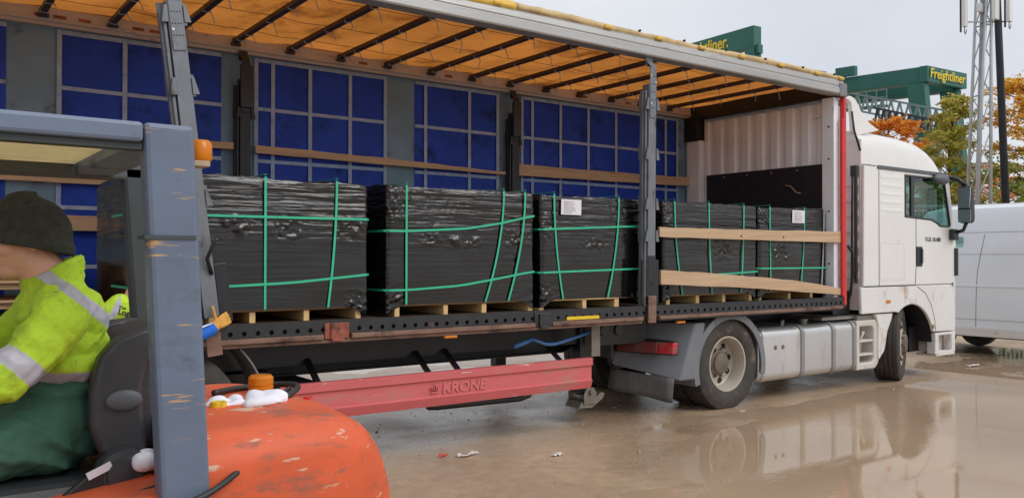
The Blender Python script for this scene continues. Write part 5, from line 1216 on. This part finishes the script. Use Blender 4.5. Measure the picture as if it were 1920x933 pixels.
o = MB().lathe([(.001, .02), (.024, .018), (.026, 0), (.026, -.025), (.001, -.025)], (-1.115, -3.36, 1.205), 'z', 16).build('yellow_cap', 'sticker', smooth=40); tag(o, 'yellow plastic cap beside white rag on the forklift', 'cap')

# ------------------------------------------------------------------ people
def hand(mb, wrist, d, n, curl=.9, sc=1.0, thumb=1, spread=.0, tup=None):
    """wrist point, d finger direction, n direction the palm faces"""
    w0, d, n = Vector(wrist), Vector(d).normalized(), Vector(n).normalized(); n = (n-d*n.dot(d)).normalized(); t = d.cross(n)*thumb
    for k in (-.028, -.010, .010, .028):
        mb.capsule(w0+t*k*.6*sc+d*.012*sc, w0+d*.085*sc+t*k*sc, .017*sc, .0135*sc, 10)
    for i, (k, l) in enumerate(((.031, .072), (.011, .080), (-.010, .074), (-.030, .058))):
        p = w0+d*.088*sc+t*k*sc; a = 0; l *= sc
        for s_, f in ((.45, .35), (.32, .9), (.23, .8)):
            a += curl*f; e = p+(d*math.cos(a)+n*math.sin(a))*l*s_; mb.capsule(p, e, .0098*sc, .0088*sc, 8); p = e
    p = w0+d*.022*sc+t*.026*sc; td = (tup and Vector(tup).normalized()) or (t*.75+d*.55+n*.35).normalized()
    e = p+(td*.75+t*.25)*.034*sc; mb.capsule(p, e, .0135*sc, .0115*sc, 8); e2 = e+(td+n*.12)*.032*sc; mb.capsule(e, e2, .011*sc, .0098*sc, 8); e3 = e2+(td+n*.2)*.022*sc; mb.capsule(e2, e3, .0098*sc, .0085*sc, 8)
def head(mb, c, f, s=1.0):
    c, f = Vector(c), Vector(f).normalized(); u = Vector((0,0,1)); u = (u-f*u.dot(f)).normalized(); r_ = f.cross(u)
    def E(a, b_, h, rx, ry, rz):
        p = c+(f*a+r_*b_+u*h)*s; q = MB().ball((0,0,0), (rx*s, ry*s, rz*s), 14, 10)
        for v in q.v: mb.v.append(tuple(p+f*v[0]+r_*v[1]+u*v[2]))
        o = len(mb.v)-len(q.v); mb.f += [[i+o for i in g_] for g_ in q.f]; mb.m += q.m
    E(-.012, 0, .035, .098, .076, .085); E(.025, 0, -.035, .068, .060, .075); E(.045, 0, -.088, .040, .042, .030)
    E(.086, 0, -.012, .016, .012, .030); E(.098, 0, -.030, .014, .015, .012); E(.076, 0, .018, .018, .050, .011)
    E(.080, 0, -.062, .014, .024, .006); E(.078, 0, -.074, .013, .021, .007)
    for q in (-1, 1): E(-.012, q*.076, -.010, .020, .010, .033); E(.05, q*.045, -.025, .028, .022, .025); E(.070, q*.030, .004, .012, .014, .008)
# --- driver
dr = thing('person', 'forklift driver in dark beanie, yellow hi-vis jacket and green trousers, seated facing left', 'person', (-1.55, -3.2, 0))
f_ = Vector((-1, 0, -.12))
mb = MB(); head(mb, (-1.622, -3.2, 1.722), f_, 1.0); mb.capsule((-1.59, -3.2, 1.65), (-1.53, -3.2, 1.56), .062, .07)
hand(mb, (-2.04, -3.36, 1.36), (-1, .15, .1), (.1, .7, -.3), 1.1); hand(mb, (-2.04, -3.06, 1.36), (-1, -.15, .1), (.1, -.7, -.3), 1.1, thumb=-1)
mb.capsule((-1.97, -3.38, 1.345), (-2.04, -3.36, 1.36), .032, .026); mb.capsule((-1.97, -3.04, 1.345), (-2.04, -3.06, 1.36), .032, .026)
mb.capsule((-1.53, -3.2, 1.56), (-1.54, -3.2, 1.2), .07, .08)
for s in (-1, 1): mb.capsule((-1.54, -3.2+s*.04, 1.5), (-1.56, -3.2+s*.19, 1.5), .04, .04); mb.capsule((-1.56, -3.2+s*.19, 1.5), (-1.70, -3.2+s*.235, 1.33), .035, .03); mb.capsule((-1.70, -3.2+s*.235, 1.33), (-1.97, -3.2+s*.18, 1.345), .03, .026)
body = remesh(mb, 'body', 'skin', dr, .006, 3)
mb = MB()
mb.ball((-1.53, -3.2, 1.50), (.115, .175, .11), 20, 14); mb.ball((-1.515, -3.2, 1.42), (.115, .165, .11), 20, 14); mb.ball((-1.515, -3.2, 1.36), (.122, .17, .085), 20, 14)
mb.capsule((-1.49, -3.28, 1.50), (-1.49, -3.12, 1.50), .085, .085)
for s in (-1, 1):
    mb.capsule((-1.545, -3.2+s*.13, 1.525), (-1.56, -3.2+s*.20, 1.495), .075, .075)
    mb.capsule((-1.56, -3.2+s*.205, 1.49), (-1.70, -3.2+s*.24, 1.345), .072, .064); mb.capsule((-1.70, -3.2+s*.24, 1.345), (-1.95, -3.2+s*.185, 1.35), .062, .048)
cp = [Vector((-1.548+.074*math.cos(2*math.pi*k/20), -3.2+.080*math.sin(2*math.pi*k/20), 1.608+.036*math.cos(2*math.pi*k/20))) for k in range(21)]
for k in range(20):
    for dz in (-.03, -.012, .006, .022): mb.capsule(cp[k]+Vector((0,0,dz)), cp[k+1]+Vector((0,0,dz)), .013, .013, 8)
ax_ = (Vector((-1.70, -3.44, 1.345))-Vector((-1.56, -3.405, 1.49))); la = ax_.length; ax_ /= la
def jk(c):
    x, y, z = c[:,0], c[:,1], c[:,2]; al = (x+1.56)*ax_.x+(y+3.405)*ax_.y+(z-1.49)*ax_.z
    arm = (np.abs(y+3.2) > .155)&(x < -1.56)
    m_ = np.zeros(len(c))
    m_[(~arm)&(z < 1.345)&(x > -1.66)] = 1
    m_[(~arm)&(np.abs(z-(1.600-.85*(x+1.56))) < .023)] = 1
    m_[(np.abs(y+3.2) > .15)&(x < -1.58)&(al > .125)&(al < .178)&(x > -1.78)] = 1
    return m_
remesh(mb, 'hi_vis_jacket', ['hivis', 'reflect'], dr, .0055, 4, lambda co: .030*fbm(co[:,0]*9+co[:,1]*4, co[:,2]*13+co[:,0]*7, 3, 5)-.055*np.minimum(np.abs(fbm(co[:,0]*5+co[:,1]*3, co[:,2]*11-co[:,0]*10, 2, 9)), .12)+.004-.02*np.minimum(np.abs(fbm(co[:,0]*14+2, co[:,2]*20+co[:,0]*16, 2, 29)), .1), jk)
mb = MB(); mb.ball((-1.53, -3.2, 1.19), (.145, .185, .145), 20, 12); mb.ball((-1.53, -3.2, 1.28), (.118, .165, .07), 20, 12)
for s in (-1, 1):
    mb.capsule((-1.58, -3.2+s*.10, 1.15), (-1.99, -3.2+s*.15, 1.16), .105, .08); mb.capsule((-1.99, -3.2+s*.15, 1.16), (-2.12, -3.2+s*.14, .72), .078, .055)
remesh(mb, 'work_trousers', 'green_cloth', dr, .007, 4, lambda co: .025*fbm(co[:,0]*8+co[:,1]*5, co[:,2]*15-co[:,0]*9, 3, 15)-.10*np.minimum(np.abs(fbm(co[:,0]*4+3, co[:,2]*11+co[:,0]*6, 2, 17)), .14)+.004)
mb = MB()
for s in (-1, 1): mb.capsule((-2.12, -3.2+s*.14, .66), (-2.30, -3.2+s*.14, .615), .05, .045); mb.capsule((-2.12, -3.2+s*.14, .74), (-2.12, -3.2+s*.14, .66), .052, .052)
remesh(mb, 'work_boots', 'plastic', dr, .008, 4)
# beanie
mb = MB(); nn, kk = 60, 22; vs = []; u_ = Vector((.10, 0, 1)).normalized(); fw = Vector((-1, 0, .10)).normalized(); rr_ = fw.cross(u_)
for i in range(kk+1):
    t = i/kk
    for j in range(nn):
        a = 2*math.pi*j/nn; rib = 1+.016*math.sin(a*30)*(1 if t > .45 else .5)+.16*float(fbm(np.array([math.cos(a)*2.2+5]), np.array([math.sin(a)*2.2+t*4]), 3, 77)[0])
        th = math.pi/2*min(1, t*1.25); sc_ = math.sin(th)**.75 if t > 0 else .001
        h_ = .116*math.cos(th) if t < .8 else -.035*(t-.8)/.2
        p = Vector((-1.612, -3.2, 1.725))+fw*(.103*sc_*rib*math.cos(a)-.006)+rr_*(.085*sc_*rib*math.sin(a))+u_*(h_+(.01*math.cos(a)))
        if t >= .8: p += (p-Vector((-1.612, -3.2, p.z)))*.075*(1 if t > .84 else .3)
        vs.append(p)
fs = [(i*nn+j, (i+1)*nn+j, (i+1)*nn+(j+1)%nn, i*nn+(j+1)%nn) for i in range(kk) for j in range(nn)]
be = MB().add(vs, fs).build('beanie', 'beanie', dr, smooth=True); q = be.modifiers.new('s', 'SOLIDIFY'); q.thickness = .006
# --- man at the trailer side
p2 = thing('person', 'person in yellow hi-vis top with blue sleeve, gloved hand on the trailer post', 'person', (-.75, -.45, 0))
mb = MB(); head(mb, (-.665, -.40, 1.60), (.35, 1, -.25), .98); mb.capsule((-.67, -.43, 1.53), (-.70, -.45, 1.42), .058, .07)
mb.capsule((-.70, -.45, 1.42), (-.72, -.45, .95), .09, .09)
mb.capsule((-.70, -.45, 1.36), (-.84, -.46, 1.33), .045, .045); mb.capsule((-.84, -.46, 1.33), (-.87, -.40, 1.05), .042, .035); mb.capsule((-.87, -.40, 1.05), (-.80, -.22, .95), .034, .028); hand(mb, (-.80, -.22, .95), (.2, 1, -.1), (.9, 0, 0), .6, thumb=-1)
mb.capsule((-.70, -.45, 1.36), (-.55, -.42, 1.34), .045, .045); mb.capsule((-.55, -.42, 1.34), (-.42, -.36, 1.12), .042, .035); mb.capsule((-.42, -.36, 1.12), (-.16, -.10, 1.175), .034, .028)
remesh(mb, 'body', 'skin', p2, .007, 3)
mb = MB(); mb.ball((-.72, -.45, 1.30), (.175, .12, .13), 18, 12); mb.ball((-.72, -.45, 1.15), (.165, .125, .17), 18, 12); mb.capsule((-.70, -.45, 1.37), (-.70, -.45, 1.44), .10, .075)
for s in (-1, 1): mb.capsule((-.72+s*.09, -.45, 1.375), (-.72+s*.155, -.45, 1.325), .07, .068); mb.capsule((-.72+s*.155, -.45, 1.325), (-.72+s*.175, -.45, 1.26), .066, .064)
def vest(c):
    x, z = c[:,0], c[:,2]; m_ = np.zeros(len(c)); m_[np.abs(z-(1.35+1.0*(x+.835))) < .0] = 1
    m_[(x < -.82)&(np.abs((x+.862)-.55*(z-1.33)) < .020)&(z > 1.27)] = 1; m_[z < 1.255] = 2; return m_
remesh(mb, 'hi_vis_top', ['hivis', 'reflect', 'trousers_dark'], p2, .006, 4, lambda co: .008*fbm(co[:,0]*12, co[:,2]*14, 2, 5), vest)
mb = MB()
for k in range(12):
    a = 2*math.pi*k/12; p = Vector((-.695+.066*math.cos(a), -.445+.066*math.sin(a), 1.452+.01*math.cos(a))); q_ = Vector((-.695+.066*math.cos(a+.5236), -.445+.066*math.sin(a+.5236), 1.452)); mb.capsule(p, q_, .020, .020, 8)
mb.capsule((-.56, -.42, 1.32), (-.42, -.36, 1.125), .062, .055); mb.capsule((-.42, -.36, 1.125), (-.165, -.105, 1.172), .054, .047)
mb.capsule((-.875, -.44, 1.20), (-.87, -.40, 1.06), .05, .046); mb.capsule((-.87, -.40, 1.06), (-.80, -.24, .955), .045, .036)
sl = remesh(mb, 'blue_sleeves', 'blue_cloth', p2, .006, 4, lambda co: .008*fbm(co[:,0]*20, co[:,2]*22+co[:,1]*9, 2, 3))
MB().tube([(-.36, -.352, 1.178), (-.26, -.25, 1.205), (-.18, -.168, 1.217)], .006, 8).build('sleeve_piping', 'white_cloth', sub(sl), smooth=True)
mb = MB(); mb.capsule((-.17, -.11, 1.172), (-.13, -.085, 1.195), .040, .038); hand(mb, (-.13, -.085, 1.195), (.75, .35, .35), (.1, 1, -.05), .75, 1.12, 1, tup=(-.18, -.1, 1))
remesh(mb, 'work_glove', 'glove', p2, .004, 3)
mb = MB(); mb.ball((-.73, -.46, .95), (.17, .13, .13), 16, 10)
for s in (-1, 1): mb.capsule((-.73+s*.09, -.46, .9), (-.75+s*.12, -.44, .5), .09, .07); mb.capsule((-.75+s*.12, -.44, .5), (-.76+s*.13, -.48, .10), .068, .055)
remesh(mb, 'trousers', 'trousers_dark', p2, .01, 4)
mb = MB()
for s in (-1, 1): mb.capsule((-.76+s*.13, -.50, .05), (-.75+s*.14, -.33, .045), .05, .045)
remesh(mb, 'boots', 'plastic', p2, .008, 3)
mb = MB(); mb.ball((-.668, -.415, 1.635), (.088, .10, .085), 18, 12); mb.build('hair', 'hair', p2, smooth=True)
xd = Vector((.86, -.42, -.22)); tz = Vector((.22, -.1, 1))
text('The', 'lettering', 'trousers_dark', p2, .026, (-.845, -.565, 1.362), (.97, -.05, -.22), (.22, -.15, .97), .001, 0, .001)
text('Logistics', 'lettering', 'trousers_dark', p2, .05, (-.848, -.562, 1.328), (.97, -.05, -.22), (.22, -.15, .97), .001, 0, .0015, xscale=.85)

# ------------------------------------------------------------------ small things on the ground
def scrap(name, label, cat, x, y, sz, mat, seed):
    rn = random.Random(seed); vs = []; nn = 6; z = max(float(height(np.array([x]), np.array([y]))[0]), -.001)
    for i in range(nn):
        for j in range(4): vs.append((x+(i/nn-.5)*sz+rn.uniform(-.1,.1)*sz*.3, y+(j/4-.5)*sz*.45, z+.004+rn.uniform(0, .03)))
    o = MB().add(vs, [(i*4+j, (i+1)*4+j, (i+1)*4+j+1, i*4+j+1) for i in range(nn-1) for j in range(3)]).build(name, mat, smooth=True)
    q = o.modifiers.new('s', 'SOLIDIFY'); q.thickness = .003; return tag(o, label, cat)
scrap('litter_scrap', 'white and red crumpled wrapper lying in the brown mud', 'litter', 1.92, -.14, .22, 'litter', 2)
scrap('litter_scrap', 'small red torn wrapper piece left of the white wrapper', 'litter', 1.74, -.06, .09, 'litter_red', 4)
scrap('litter_scrap', 'pale plastic scrap in mud in front of the trailer leg', 'litter', 2.56, -.53, .13, 'litter', 3)
scrap('litter_scrap', 'pale torn paper on wet ground beside the van', 'litter', 11.6, .35, .3, 'litter', 6)
peb = MB(); rn = random.Random(4); N_P = 2600
for i in range(N_P):
    x = rn.uniform(-1, 15); y = rn.uniform(-4.2, 3.5)
    z = float(height(np.array([x]), np.array([y]))[0]); s_ = rn.uniform(.003, .010)*(2 if rn.random() < .05 else 1)
    if z < -.008: continue
    peb.ball((x, y, max(z, -.001)+s_*.2), (s_, s_*rn.uniform(.6, 1), s_*.6), 6, 4)
o = peb.build('gravel', 'stone', smooth=True); o['kind'] = 'stuff'; tag(o, 'small scattered pebbles and grit on the muddy ground', 'gravel')

for o in bpy.data.objects:
    if 'local' in o.keys(): del o['local']
